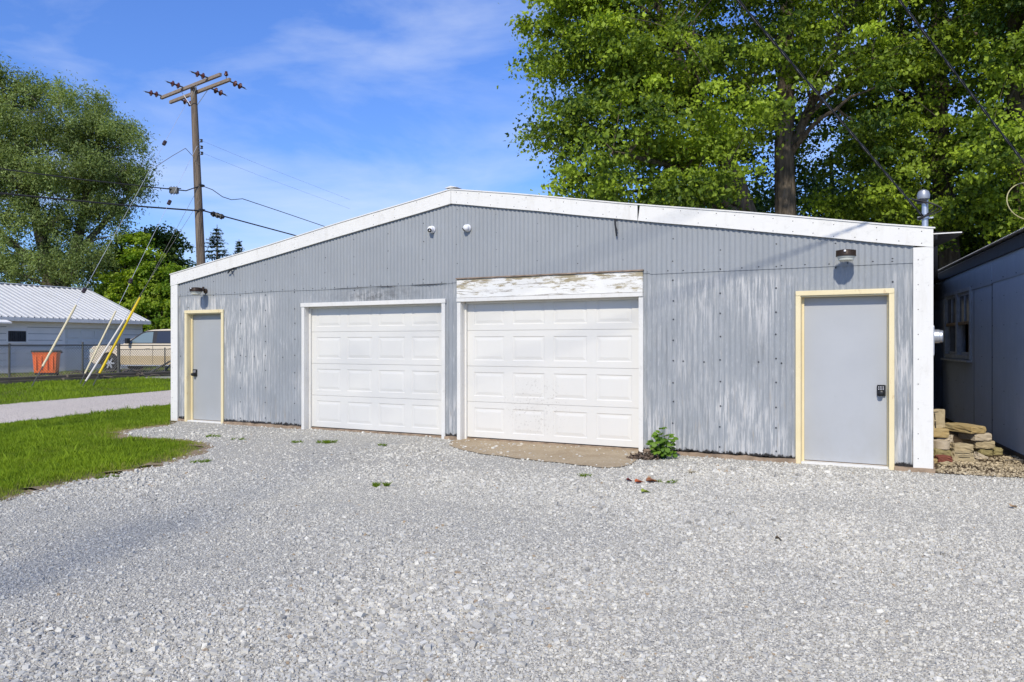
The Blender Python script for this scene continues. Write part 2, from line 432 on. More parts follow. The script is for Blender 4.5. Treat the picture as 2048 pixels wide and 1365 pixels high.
def inside(P, poly):
    x, y = P[:, 0], P[:, 1]; c = np.zeros(len(P), bool); n = len(poly)
    for i in range(n):
        x0, y0 = poly[i]; x1, y1 = poly[(i + 1) % n]
        if y0 == y1: continue
        c ^= ((y0 > y) != (y1 > y)) & (x < (x1 - x0) * (y - y0) / (y1 - y0) + x0)
    return c

# loose stones: angular crushed pieces, real geometry
def stones(name, P, size, tone, mat, flat=.6):
    n = len(P)
    base = np.array([(-1, -1, -1), (1, -1, -1), (1, 1, -1), (-1, 1, -1), (-1, -1, 1), (1, -1, 1), (1, 1, 1), (-1, 1, 1)], float) * .5
    q = np.array([(0, 3, 2, 1), (4, 5, 6, 7), (0, 1, 5, 4), (1, 2, 6, 5), (2, 3, 7, 6), (3, 0, 4, 7)])
    B = base[None] + RNG.uniform(-.17, .17, (n, 8, 3))
    B[:, 4:, :2] *= .66; B[:, :4, :2] *= .86
    B *= np.stack([size * RNG.uniform(.8, 1.3, n), size * RNG.uniform(.6, 1.0, n), size * flat * RNG.uniform(.6, 1.1, n)], 1)[:, None]
    a = RNG.uniform(0, 2 * np.pi, n); tl = RNG.normal(0, .2, n); tl2 = RNG.normal(0, .2, n)
    c, s = np.cos(tl), np.sin(tl); y = B[..., 1] * c[:, None] - B[..., 2] * s[:, None]; z = B[..., 1] * s[:, None] + B[..., 2] * c[:, None]
    c, s = np.cos(tl2), np.sin(tl2); x = B[..., 0] * c[:, None] - z * s[:, None]; z = B[..., 0] * s[:, None] + z * c[:, None]
    c, s = np.cos(a), np.sin(a); X = x * c[:, None] - y * s[:, None]; Y = x * s[:, None] + y * c[:, None]
    Vv = np.stack([X + P[:, 0:1], Y + P[:, 1:2], z + P[:, 2:3]], 2).reshape(-1, 3)
    fcs = (q[None] + (np.arange(n) * 8)[:, None, None]).reshape(-1, 4)
    return np_mesh(name, Vv, 4, mat, faces=fcs, attr=np.repeat(tone, 8))
def lot_points(n, y0, y1, power):
    u = RNG.uniform(0, 1, n)
    Y = (y0 ** power + u * (y1 ** power - y0 ** power)) ** (1 / power)
    X = RNG.uniform(-.88, .86, n) * Y
    P = np.stack([X, Y], 1)
    return P[inside(P + RNG.normal(0, .05, P.shape), lot)]
Pa = lot_points(520000, 3.0, 9.6, 1.1); Pb = lot_points(115000, 7.6, 15.5, 1.2)
Pa = Pa[RNG.uniform(0, 1, len(Pa)) < np.clip((9.6 - Pa[:, 1]) / 2.0, 0, 1)]; Pb = Pb[RNG.uniform(0, 1, len(Pb)) < np.clip((Pb[:, 1] - 7.6) / 2.0, 0, 1)]
P = np.concatenate([Pa, Pb])
sz = RNG.lognormal(math.log(.0070), .56, len(P)).clip(.004, .036) * (1 + np.clip((P[:, 1] - 7.5) / 2.0, 0, .45))
# coarser drifts of stone here and there
dr = np.sin(P[:, 0] * 1.3 + np.sin(P[:, 1] * .9) * 1.5) * np.sin(P[:, 1] * 1.1 + P[:, 0] * .4)
sz *= (1 + .40 * np.clip(dr, -.5, 1)) * (1 + .14 * np.clip((5.8 - P[:, 1]) / 2, 0, 1))
tone = RNG.beta(2.6, 2.0, len(P)) * .94; w_ = RNG.uniform(0, 1, len(P)) < .006; tone[w_] = .99; w_ = RNG.uniform(0, 1, len(P)) < .05; tone[w_] = 0
P3 = np.concatenate([P, (sz * RNG.uniform(-.02, .28, len(P)))[:, None]], 1)
tag(stones('gravel', P3, sz, tone, M_STONE), 'loose crushed limestone gravel spread over the lot', 'gravel', kind='stuff')
# tan pebbles between the two buildings
pb = RNG.uniform((4.6, 8.35), (8.0, 11.2), (15000, 2))
dz_ = [(4.75, 8.86), (5.1, 8.64), (5.6, 8.45), (6.6, 8.42), (7.3, 8.35), (7.0, 9.4), (6.75, 10.0), (6.4, 10.1), (5.9, 9.95), (5.3, 9.75)]
pb = pb[inside(pb, dz_)]
keep = RNG.uniform(0, 1, len(pb)) < np.clip(.62 + .5 * np.sin(pb[:, 0] * 5.1) * np.sin(pb[:, 1] * 6), .12, 1)
pb = pb[keep]
tag(stones('pebbles', np.concatenate([pb, np.full((len(pb), 1), .008)], 1), RNG.uniform(.012, .034, len(pb)), RNG.beta(1.6, 1.3, len(pb)), M_TAN, .8), 'tan pebbles and dirt between the garage and the shed', 'pebbles', kind='stuff')

# ------------------------------------------------------------------ grass
def blades(name, P, hgts, wid, tone, mat, lean=.45):
    n = len(P); a = RNG.uniform(0, 2 * np.pi, n); b = RNG.uniform(0, 2 * np.pi, n)
    wx, wy = np.cos(a) * wid, np.sin(a) * wid
    lx, ly = np.cos(b) * hgts * lean * RNG.uniform(.2, 1.2, n), np.sin(b) * hgts * lean * RNG.uniform(.2, 1.2, n)
    x, y, z = P[:, 0], P[:, 1], P[:, 2]
    Vv = np.stack([np.stack([x - wx, y - wy, z], 1), np.stack([x + wx, y + wy, z], 1),
                   np.stack([x + wx * .7 + lx * .35, y + wy * .7 + ly * .35, z + hgts * .6], 1),
                   np.stack([x + lx, y + ly, z + hgts], 1)], 1).reshape(-1, 3)
    return np_mesh(name, Vv, 4, mat, attr=np.repeat(tone, 4))
lawn_poly = [(-6.62, 15.2)] + edge[:-4] + [(-4.9, 6.2), (-5.3, 4.4), (-8.5, 4.4), (-11.5, 6.0), (-9.45, 12.5), (-9.05, 14.06), (-8.1, 18.0), (-7.5, 20.2), (-6.3, 22), (-4.2, 19.2)]
def sample(poly, n):
    A = np.array(poly); P = RNG.uniform(A.min(0), A.max(0), (n, 2)); return P[inside(P, poly)]
P = sample(lawn_poly, 560000)
E_ = np.array(edge); dmin = np.full(len(P), 9.)
for i in range(0, len(E_)): dmin = np.minimum(dmin, np.hypot(P[:, 0] - E_[i, 0], P[:, 1] - E_[i, 1]))
clump = .5 + .5 * np.sin(P[:, 0] * 7 + 3 * np.sin(P[:, 1] * 2.3)) * np.sin(P[:, 1] * 8 + 2 * np.sin(P[:, 0] * 3.1))
wide = .5 + .5 * np.sin(P[:, 0] * 1.1 + 1) * np.sin(P[:, 1] * .9)
keep = RNG.uniform(0, 1, len(P)) < np.clip(.10 + dmin / .55 + .5 * (clump - .5), 0.05, 1)
P, dmin, clump, wide = P[keep], dmin[keep], clump[keep], wide[keep]
hh = RNG.uniform(.035, .085, len(P)) * (.55 + .75 * clump) * np.clip(.35 + dmin / .5, .35, 1)
tn = np.clip(.26 + .35 * clump * RNG.uniform(.4, 1, len(P)) + .28 * wide + RNG.normal(0, .13, len(P)), 0, .86)
tn = np.where((dmin < .45) & (RNG.uniform(0, 1, len(P)) < .95 - dmin * 2.0), RNG.uniform(.93, 1, len(P)), tn)
P3 = np.concatenate([P, (hgt(P[:, 0], P[:, 1]) - .012)[:, None]], 1)
yl = (np.sin(P[:, 0] * 2.7 + 2 * np.sin(P[:, 1] * 1.9)) * np.sin(P[:, 1] * 3.3 + 1) > .55) & (RNG.uniform(0, 1, len(P)) < .30); tn[yl] = RNG.uniform(.80, .95, yl.sum()); hh *= np.where(RNG.uniform(0, 1, len(P)) < .012, 1.9, 1)
tag(blades('lawn_grass', P3, hh, RNG.uniform(.0018, .0035, len(P)), tn, M_GRASS), 'short green lawn between the gravel and the alley', 'grass', kind='stuff')
M_DSOIL = simple('dry_thatch_soil', (.26, .19, .115), .95, 0, .4, 14, .6)
vs = []; k_ = 0
for i in range(len(edge) - 4):
    a = Vector(edge[i]); b = Vector(edge[min(i + 1, len(edge) - 5)]); d = (b - a); d = d.normalized() if d.length > 1e-6 else Vector((1, 0)); n_ = Vector((d.y, -d.x)) if False else Vector((-d.y, d.x))
    w_ = .16 + .10 * math.sin(i * .9) + random.uniform(-.04, .04)
    vs += [(a.x + n_.x * .05, a.y + n_.y * .05, .001), (a.x - n_.x * w_, a.y - n_.y * w_, .001)]
n_ = len(vs) // 2
ds = MB(); ds.add(vs, [(2 * i, 2 * i + 1, 2 * i + 3, 2 * i + 2) for i in range(n_ - 1)]); tag(ds.build('dirt_edge', M_DSOIL), kind='structure')
# verge and yard beyond the alley
def road_zone(n, d0, d1, q0, q1):
    d = RNG.uniform(d0, d1, n); q = RNG.uniform(q0, q1, n)
    return np.stack([RE.x + RD.x * d + RN.x * q, RE.y + RD.y * d + RN.y * q], 1)
P = np.concatenate([road_zone(110000, -2, 26, 3.4, 9.5), road_zone(26000, -2, 40, 9.5, 22), road_zone(7000, 3, 26, 3.32, 3.6)])
P = P[(P[:, 0] / P[:, 1] < -.36) & (P[:, 0] / P[:, 1] > -.72)]
wide = .5 + .5 * np.sin(P[:, 0] * 2.1 + 1) * np.sin(P[:, 1] * 1.3)
hh = RNG.uniform(.05, .12, len(P)) * (.6 + .7 * wide)
P3 = np.concatenate([P, (hgt(P[:, 0], P[:, 1]) - .012)[:, None]], 1)
tag(blades('verge_grass', P3, hh, RNG.uniform(.004, .008, len(P)), np.clip(.35 + .4 * wide + RNG.normal(0, .15, len(P)), 0, .86), M_GRASS), 'grass of the verge and the yard beyond the alley', 'grass', kind='stuff')

# ================================================================== GARAGE
GL = Vector((-6.36, 14.85)); GTH = R(28.38)
GU = Vector((math.cos(GTH), -math.sin(GTH))); GV = Vector((math.sin(GTH), math.cos(GTH)))
def gw(s, y, z): p = GL + GU * s + GV * y; return Vector((p.x, p.y, z))       # garage frame -> world
garage = empty('garage', 'wide blue-grey corrugated metal garage with white fascia, two white overhead doors and two grey doors', 'garage', (GL.x, GL.y, 0), -GTH)
GW_ = 12.58; PK = 6.21
def top(s): return 2.525 + (s / PK) * (3.55 - 2.525) if s <= PK else 3.55 - (s - PK) / (GW_ - PK) * (3.55 - 2.525)
PITCH = .0677
def sheet(mb, s0, s1, zlo, zhi, y0=0, amp=.0062, M=None, rag=0, mi=0, step=8, ph=0):
    n = max(2, int(round((s1 - s0) / PITCH * step))); vs = []; last = 0
    for i in range(n + 1):
        s = s0 + (s1 - s0) * i / n
        y = y0 - amp * math.cos(2 * math.pi * s / PITCH + ph)
        last = .6 * last + .4 * random.uniform(-rag, rag)
        a = (zlo(s) if callable(zlo) else zlo) + last; b = zhi(s) if callable(zhi) else zhi
        vs += [(s, y, a), (s, y, b)]
    mb.add(vs, [(2 * i, 2 * i + 2, 2 * i + 3, 2 * i + 1) for i in range(n)], mi, True, M)
wall = MB()
seam = lambda s: 2.325 + .045 * min(1, s / 9.2)
# lower sheets around the openings
for a, b, lo in ((.15, .36, .03), (1.335, 3.235, .05), (6.075, 6.325, .03), (9.195, 11.15, .06), (12.19, 12.42, .03)):
    sheet(wall, a, b, lo, lambda s: seam(s) + .03, rag=.02)
for a, b, lo in ((.36, 1.335, 2.03), (3.235, 6.075, 2.10), (6.325, 9.195, 2.38), (11.15, 12.19, 2.06)):
    sheet(wall, a, b, lo, lambda s: seam(s) + .03)
# upper sheets lap over them; three sheets, each lapping the next
sheet(wall, .15, 6.21, lambda s: seam(s) - .0 + .006 * math.sin(s * 3), lambda s: top(s) + .03, y0=-.008)
sheet(wall, 6.21, 9.3, lambda s: seam(s) + .0 + .006 * math.sin(s * 2.3), lambda s: top(s) + .03, y0=-.010)
sheet(wall, 9.3, 12.42, lambda s: seam(s) - .01, lambda s: top(s) + .03, y0=-.008)
# screw heads; dark strips further down paint the shadow of the open lap
def rivet(s, z, r=.011):
    y = -.010 - .004
    n = 6; vs = [(s, y - .006, z)] + [(s + r * math.cos(k * math.pi / 3), y + .002, z + r * math.sin(k * math.pi / 3)) for k in range(n)]
    wall.add(vs, [(0, 1 + (k + 1) % n, 1 + k) for k in range(n)], 1)
openings = [(.33, 1.36, 2.06), (3.2, 6.1, 2.13), (6.3, 9.22, 2.43), (11.12, 12.22, 2.09)]
free = lambda s, z: not any(a - .03 < s < b + .03 and z < c + .03 for a, b, c in openings)
s = .42
while s < 12.4:
    ss = round(s / PITCH) * PITCH
    z = .12 + random.uniform(0, .06)
    while z < top(ss) - .05:
        if free(ss, z): rivet(ss + random.uniform(-.006, .006), z)
        z += random.uniform(.24, .31)
    s += .655
s = .2
while s < 12.4:
    ss = round(s / PITCH) * PITCH
    if free(ss, seam(ss) + .02): rivet(ss, seam(ss) + .022 + random.uniform(-.006, .006))
    if free(ss, 1.21) and random.random() < .7: rivet(ss, 1.21 + random.uniform(-.01, .01))
    s += random.uniform(.18, .30)
M_RIV_SHADE = simple('screw_heads_and_lap_shade', (.045, .045, .05), .6, .2)
for a, b, hh_ in ((3.9, 4.7, .006), (4.75, 5.2, .012), (5.45, 6.12, .014), (7.0, 7.3, .0)):  # shadow under the lap, painted as thin dark strips in the screw-head colour
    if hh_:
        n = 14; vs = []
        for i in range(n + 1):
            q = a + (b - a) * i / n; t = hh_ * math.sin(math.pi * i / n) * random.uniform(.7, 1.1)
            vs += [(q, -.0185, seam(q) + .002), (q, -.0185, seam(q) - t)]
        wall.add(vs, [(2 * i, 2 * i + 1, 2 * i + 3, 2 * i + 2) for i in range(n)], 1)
wall.build('front_wall', [M_SIDE, M_RIV_SHADE], garage, sharp=80)
# side and back walls
GD = 13.0
for nm, x, in (('side_wall', .02), ('side_wall', 12.52)):
    mb = MB(); Mx = Matrix.Translation((x, 0, 0)) @ Matrix.Rotation(R(90), 4, 'Z')
    sheet(mb, .02, GD, .03, 2.55, M=Mx, step=4)
    mb.build(nm, M_SIDE, garage, sharp=80)
mb = MB(); sheet(mb, .0, GW_, .03, lambda s: top(s), y0=GD, step=4); mb.build('back_wall', M_SIDE, garage, sharp=80)
# foundation
mb = MB()
for a, b in ((.13, .34), (1.35, 3.22), (6.09, 6.31), (9.21, 11.14), (12.21, 12.62)):
    n = max(2, int((b - a) / .12)); vs = []
    for i in range(n + 1):
        s = a + (b - a) * i / n; o = random.uniform(-.012, .012); h = .045 + random.uniform(-.01, .012)
        vs += [(s, -.035 + o - (.02 if s > 11 else 0), -.05), (s, -.035 + o - (.02 if s > 11 else 0), h), (s, .1, h)]
    mb.add(vs, [(3 * i, 3 * i + 3, 3 * i + 4, 3 * i + 1) for i in range(n)] + [(3 * i + 1, 3 * i + 4, 3 * i + 5, 3 * i + 2) for i in range(n)])
mb.box(.1, GW_ + .03, .1, GD, -.05, .03)
mb.build('foundation', M_CONC, garage)
# fascia boards (gable trim), three lengths with open joints
def fboard(s0, s1, n=10, tilt=0):
    up = []; lo = []
    for i in range(n + 1):
        s = s0 + (s1 - s0) * i / n
        w = .006 * math.sin(s * 1.9) + .004 * math.sin(s * 5.1)
        t = top(max(0, min(GW_, s)))
        up.append((s + (tilt if i in (0,) else 0), t + .215 + w)); lo.append((s, t + .0 + w * .5))
    m = MB(); m.prism(up + lo[::-1], -.045, -.02)
    for k in range(3 * n // 2):
        s = s0 + (s1 - s0) * (k + .5) / (3 * n // 2)
        for dz in (.03, .17):
            if random.random() < .8:
                z = top(s) + dz + random.uniform(-.01, .01); m.lathe([(.006, 0), (.005, .003), (0.0005, .004)], 6, 1, Matrix.Translation((s, -.045, z)) @ Matrix.Rotation(R(90), 4, 'X'))
    return m.build('fascia_board', [M_FASC, M_RIV_SHADE], garage)
fboard(-.035, 6.207); fboard(6.213, 9.14); fboard(9.148, 12.60, tilt=.03)
# metal drip edge over the gable
mb = MB()
for a, b in ((-.05, 6.21), (6.21, 12.62)):
    n = 12; vs = []
    for i in range(n + 1):
        s = a + (b - a) * i / n; t = top(max(0, min(GW_, s))) + .222 + .006 * math.sin(s * 1.9)
        vs += [(s, -.055, t - .012), (s, -.055, t + .004), (s, .06, t + .004)]
    mb.add(vs, [(3 * i, 3 * i + 3, 3 * i + 4, 3 * i + 1) for i in range(n)] + [(3 * i + 1, 3 * i + 4, 3 * i + 5, 3 * i + 2) for i in range(n)])
mb.prism([(6.10, 3.785), (6.21, 3.812), (6.32, 3.785)], -.058, .1)
mb.build('drip_edge', M_FASC, garage)
# corner boards
for a, b, zt in ((-.03, .152, 2.525), (12.40, 12.60, 2.53)):
    m = MB(); m.box(a, b, -.04, -.012, -.005 if a > 1 else .0, zt + (.02 if a < 1 else 0)); m.box(a if a < 1 else b - .02, a + .02 if a < 1 else b, -.012, .12, 0, zt)
    for k in range(9):
        m.lathe([(.006, 0), (.005, .003), (.0005, .004)], 6, 1, Matrix.Translation(((a + b) / 2 - .05, -.04, .15 + k * .28)) @ Matrix.Rotation(R(90), 4, 'X'))
    m.build('corner_board', [M_FASC, M_RIV_SHADE], garage)
# roof
M_ROOF = simple('roof_sheet', (.42, .43, .44), .45, .5, .15, 3)
for sgn in (-1, 1):
    mb = MB(); run = PK if sgn < 0 else GW_ - PK; rise = 1.025; ln = math.hypot(run + .08, rise)
    # sheet runs along depth; corrugation across depth
    n = int(GD / .0677 * 3); vs = []
    for i in range(n + 1):
        y = .03 + (GD + .1) * i / n; dz = .006 * math.cos(2 * math.pi * y / PITCH)
        e = -.06 if sgn < 0 else GW_ + .06
        vs += [(e, y, 2.70 + dz), (PK, y, 3.745 + dz)]
    mb.add(vs, [(2 * i, 2 * i + 1, 2 * i + 3, 2 * i + 2) for i in range(n)], 0, True)
    mb.build('roof_sheet', M_ROOF, garage, sharp=80)
# loose roof sheet projecting past the right side
mb = MB(); n = 30; vs = []
for i in range(n + 1):
    y = .02 + 1.35 * i / n; w = .30 * (1 - (i / n) ** 1.3) + .02; dz = .008 * math.cos(2 * math.pi * y / .09)
    vs += [(GW_ - .05, y, 2.715 + dz), (GW_ + w, y, 2.675 + dz)]
mb.add(vs, [(2 * i, 2 * i + 1, 2 * i + 3, 2 * i + 2) for i in range(n)], 0, True)
mb.box(GW_ + .02, GW_ + .30, -.0, .02, 2.672, 2.684, 1)
ov = mb.build('eave_sheet', [simple('dark_underside', (.10, .095, .085), .7, .2, .3, 8), M_FASC], garage, sharp=80)

# overhead doors
def frame_board(m, x0, x1, y0, y1, z0, z1): m.box(x0, x1, y0, y1, z0, z1)
def overhead(x0, x1, ztop, header=False):
    dr = bpy.data.objects.new('garage_door', None)
    sw = x1 - x0; sh = .533
    seal = MB(); seal.box(x0 + .01, x1 - .01, .135, .165, .012, .045)
    first = None
    door = MB()
    for k in range(4):
        z0 = .045 + k * sh; z1 = z0 + sh - .005
        pw = .515; gap = (sw - 4 * pw) / 5
        xs_ = [x0 + .0]
        for j in range(4):
            a = x0 + gap + j * (pw + gap); xs_ += [a, a + pw]
        xs_.append(x1); zs_ = [z0, z0 + .085, z0 + .085 + .355, z1]
        Y0 = .12
        for i in range(len(xs_) - 1):
            for j in range(3):
                a, b, c, d = xs_[i], xs_[i + 1], zs_[j], zs_[j + 1]
                if i % 2 == 1 and j == 1:
                    rings = [(0, 0), (.008, .007), (.022, .007), (.060, .001)]
                    for r in range(len(rings) - 1):
                        (i0, d0), (i1, d1) = rings[r], rings[r + 1]
                        o = [(a + i0, Y0 + d0, c + i0), (b - i0, Y0 + d0, c + i0), (b - i0, Y0 + d0, d - i0), (a + i0, Y0 + d0, d - i0)]
                        q = [(a + i1, Y0 + d1, c + i1), (b - i1, Y0 + d1, c + i1), (b - i1, Y0 + d1, d - i1), (a + i1, Y0 + d1, d - i1)]
                        door.add(o + q, [(t, (t + 1) % 4, 4 + (t + 1) % 4, 4 + t) for t in range(4)])
                    i1, d1 = rings[-1]
                    door.add([(a + i1, Y0 + d1, c + i1), (b - i1, Y0 + d1, c + i1), (b - i1, Y0 + d1, d - i1), (a + i1, Y0 + d1, d - i1)], [(0, 1, 2, 3)])
                else:
                    door.add([(a, Y0, c), (b, Y0, c), (b, Y0, d), (a, Y0, d)], [(0, 1, 2, 3)])
        # rounded lip under and over every section, and slab behind
        door.add([(x0, Y0, z0), (x1, Y0, z0), (x1, Y0 + .012, z0 - .003), (x0, Y0 + .012, z0 - .003)], [(0, 3, 2, 1)])
        door.add([(x0, Y0, z1), (x1, Y0, z1), (x1, Y0 + .012, z1 + .002), (x0, Y0 + .012, z1 + .002)], [(0, 1, 2, 3)])
        door.box(x0, x1, Y0 + .02, Y0 + .045, z0, z1 - .001)
    d = door.build('garage_door', M_GDOOR, garage)
    seal.build('bottom_seal', M_BLACK, d)
    fr = MB()
    jw = .065
    fr.box(x0 - jw, x0 - .003, -.035, -.008, .0, ztop); fr.box(x1 + .003, x1 + jw, -.035, -.008, .0, ztop)   # casing faces
    fr.box(x0 - .025, x0 - .001, -.008, .19, 0, ztop + .02); fr.box(x1 + .001, x1 + .025, -.008, .19, 0, ztop + .02)
    fr.box(x0 - .003, x0 + .028, .085, .116, 0.0, ztop - .001)     # door stop strips
    fr.box(x1 - .028, x1 + .003, .085, .116, 0.0, ztop - .001)
    if not header:
        fr.box(x0 - jw - .012, x1 + jw + .012, -.045, -.008, ztop + .001, ztop + .066)
    else:
        fr.box(x0 - jw + .0, x1 + jw, -.052, -.008, ztop + .001, ztop + .055)
    fr.box(x0 - .02, x1 + .02, -.008, .19, ztop + .002, ztop + .03)
    fr.box(x0, x1, .085, .116, ztop - .028, ztop + .0015)
    fr.build('door_frame', M_WHITE, d, bevel=.003)
    return d
overhead(3.285, 6.030, 2.058)
overhead(6.375, 9.150, 2.068, True)
mb = MB(); n = 24; lo = []; upz = []
mb.box(6.308, 9.212, -.040, -.010, 2.128, 2.405)
mb.build('header_board', M_HEAD, garage, bevel=.003)
mb = MB(); mb.box(6.300, 9.222, -.060, -.008, 2.407, 2.424); mb.build('header_cap', simple('weathered_cap', (.27, .20, .15), .8, 0, .4, 12), garage)
# personnel doors
def entry(x0, x1, zt, slab_mat, lock_left):
    slab = MB(); f = .055; w0 = x0 + f + .012; w1 = x1 - f - .012
    slab.box(w0 + .004, w1 - .004, .10, .142, .035, zt - f - .018)
    d = slab.build('entry_door', slab_mat, garage, bevel=.003)
    fr = MB()
    for a, b in ((x0, x0 + f), (x1 - f, x1)): fr.box(a, b, -.035, -.010, .0, zt)
    for a, b in ((x0 + f - .018, x0 + f + .004), (x1 - f - .004, x1 - f + .018)): fr.box(a, b, -.024, .07, .0, zt - f + .01)
    for a, b in ((x0 + f - .01, w0 + .001), (w1 - .001, x1 - f + .01)): fr.box(a, b, .07, .17, .0, zt - f - .01)
    for a, b in ((w0 + .0015, w0 + .016), (w1 - .016, w1 - .0015)): fr.box(a, b, .072, .098, 0, zt - f - .012)
    fr.box(x0 + .002, x1 - .002, -.041, -.010, zt - f + .002, zt + .004)
    fr.box(x0 + f + .004, x1 - f - .004, -.02, .17, zt - f - .016, zt - f + .001)
    fr.build('door_frame', M_CREAM, d, bevel=.003)
    th = MB(); th.box(x0 + f + .006, x1 - f - .006, -.02, .16, .0, .026); th.build('threshold', M_WHITE, d, bevel=.003)
    kx = (w0 + .075) if lock_left else (w1 - .075); kz = .90
    k = MB(); e = 1.15
    k.prism([(kx + a * e, kz + b * e) for a, b in ((-.038, -.055), (.038, -.055), (.040, -.049), (.040, .051), (.034, .057), (-.034, .057), (-.040, .051), (-.040, -.049))], .074, .0995)
    k.lathe([(.032, 0), (.030, .012), (.024, .030), (.029, .048), (.028, .058), (.013, .064), (.0005, .064)], 20, 0, Matrix.Translation((kx, .074, kz - .028)) @ Matrix.Rotation(R(90), 4, 'X'))
    for r in range(3):
        for c in range(4): k.box(kx - .027 + c * .0165 - .0035, kx - .027 + c * .0165 + .0035, .0715, .0745, kz + .044 - r * .015 - .0035, kz + .044 - r * .015 + .0035, 1)
    k.build('keypad_lock', [M_BLACK, M_KEY], d)
    for hz in (.3, 1.05, 1.75):
        hg = MB(); hg.box((w1 if lock_left else w0) - .006, (w1 if lock_left else w0) + .006, .088, .10, hz, hz + .09); hg.build('hinge', M_PDOOR2, d)
    return d
entry(.339, 1.352, 2.055, M_PDOOR2, True)
entry(11.134, 12.208, 2.075, M_PDOOR, False)
# conduit stub brackets under the fascia
for s_, pts in ((8.84, [(8.82, -.03, 3.12), (8.83, -.05, 3.05), (8.85, -.045, 2.89)]), (1.55, [(1.66, -.03, 2.80), (1.58, -.06, 2.765), (1.50, -.06, 2.70)])):
    m = MB(); m.tube(pts, .012, 6); m.tube([pts[1], (pts[1][0] + .03, -.05, pts[1][2] - .09)], .007, 6); m.build('hanging_bracket', M_BLACK, garage)

# things fixed to the garage
def wall_light(s, z, label):
    e = empty('wall_light', label, 'wall light', gw(s, -.012, z), -GTH, 'barn lights on the garage front')
    m = MB(); m.lathe([(.0005, 0), (.045, 0), (.042, .02), (.018, .03), (.0005, .03)], 16, 0, Matrix.Rotation(R(90), 4, 'X'))
    m.tube([(0, -.02, 0), (0, -.06, .012), (0, -.12, .006)], .018, 8); m.lathe([(.02, -.02), (.026, 0), (.02, .05), (.0005, .055)], 10, 0, Matrix.Translation((0, -.055, .02)))
    m.build('arm', M_BRONZE, e)
    m = MB(); c = (0, -.215, .0); Mt = Matrix.Translation(c)
    m.lathe([(.0005, .052), (.05, .052), (.088, .045), (.100, .030), (.104, -.012), (.110, -.016), (.110, -.026), (.0005, -.026)], 28, 0, Mt)
    for k in range(30):
        a = 2 * math.pi * k / 30; m.box(.094, .108, -.0035, .0035, -.012, .042, 0, Mt @ Matrix.Rotation(a, 4, 'Z'))
    m.build('lamp_head', M_BRONZE, e)
    m = MB(); m.lathe([(.099, -.026), (.099, -.040), (.088, -.046), (.084, -.070), (.060, -.082), (.0005, -.084)], 28, 0, Mt); m.build('lens', M_LENS, e)
    m = MB(); m.lathe([(.012, 0), (.012, .008), (.0005, .012)], 10, 0, Matrix.Translation((.0, -.322, .028)) @ Matrix.Rotation(R(90), 4, 'X')); m.build('photocell', M_CAMW, e)
wall_light(.880, 2.405, 'dark finned barn light over the left grey door')
wall_light(11.715, 2.475, 'dark finned barn light over the right grey door')
def seccam(s, z, label, look):
    e = empty('security_camera', label, 'security camera', gw(s, -.012, z), -GTH, 'security cameras under the gable')
    m = MB(); m.lathe([(.0005, 0), (.055, 0), (.056, .022), (.048, .034), (.0005, .036)], 24, 0, Matrix.Rotation(R(90), 4, 'X')); m.build('mount', M_CAMW, e)
    m = MB(); c = Vector((0, -.055, -.002)); r = .049
    m.lathe([(max(.0005, r * math.sin(math.pi * k / 10)), r * math.cos(math.pi * k / 10)) for k in range(11)], 20, 0, Matrix.Translation(c)); m.build('eyeball', M_CAMW, e)
    d = Vector(look).normalized(); q = d.to_track_quat('Z', 'Y').to_matrix().to_4x4()
    m = MB(); m.lathe([(.031, -.006), (.031, .012), (.022, .014), (.018, .008), (.0005, .008)], 18, 0, Matrix.Translation(c + d * (r - .010)) @ q); m.build('lens', M_BLACK, e)
seccam(5.857, 3.184, 'white dome camera with its black lens facing the lot, left of the gable centre', (.22, -.85, -.42))
seccam(6.493, 3.162, 'white dome camera turned aside, right of the gable centre', (-.80, -.25, -.55))
# electric meter stub on the right side wall
e = empty('meter_housing', 'round silver meter housing poking out of the garage right side', 'meter', gw(GW_ + .0, .25, 1.53), -GTH)
m = MB(); m.box(-.03, .03, -.10, .12, -.22, .12); m.build('back_box', M_GALV, e, bevel=.005)
m = MB(); m.lathe([(.0005, .12), (.06, .12), (.07, .11), (.07, .085), (.078, .08), (.078, .03)], 20, 0, Matrix.Rotation(R(90), 4, 'Y')); m.build('meter_cover', M_GALV, e)
# service mast
e = empty('service_mast', 'galvanised service mast with weatherhead at the garage right eave', 'mast', gw(12.515, .16, 2.3), -GTH)
m = MB(); m.tube([(0, 0, .1), (0, 0, .79)], .034, 14); m.tube([(0, 0, .62), (0, 0, .64)], .039, 14); m.build('pipe', M_GALV, e)
m = MB(); hd = []
m.lathe([(.038, -.02), (.062, .0), (.068, .045), (.055, .085), (.025, .105), (.0005, .108)], 18, 0, Matrix.Translation((-.015, -.02, .80))); m.box(-.085, .02, -.055, .02, .755, .80, 1); m.build('weatherhead', [simple('cast_grey', (.35, .36, .38), .4, .5), M_BLACK], e)
m = MB(); m.tube([(0, 0, .575), (0, 0, .600)], .042, 14); m.box(-.075, -.03, -.02, .02, .565, .60); m.box(.03, .085, -.012, .012, .575, .592); m.build('cable_clamp', M_GALV, e)
for k in range(3):
    m = MB(); pts = []
    for i in range(17):
        t = i / 16; a = math.pi * (-.15 + 1.25 * t)
        R_ = .13 + .035 * k
        pts.append((-.05 + .05 * k * 0 + R_ * 1.0 * math.sin(a) + .03 * t, -.03 - .02 * k, .80 - .23 * t + .035 * math.sin(a) * (1 - k * .7)))
    m.tube(pts, .0075, 6); m.build('drip_loop', M_CABLE, e)

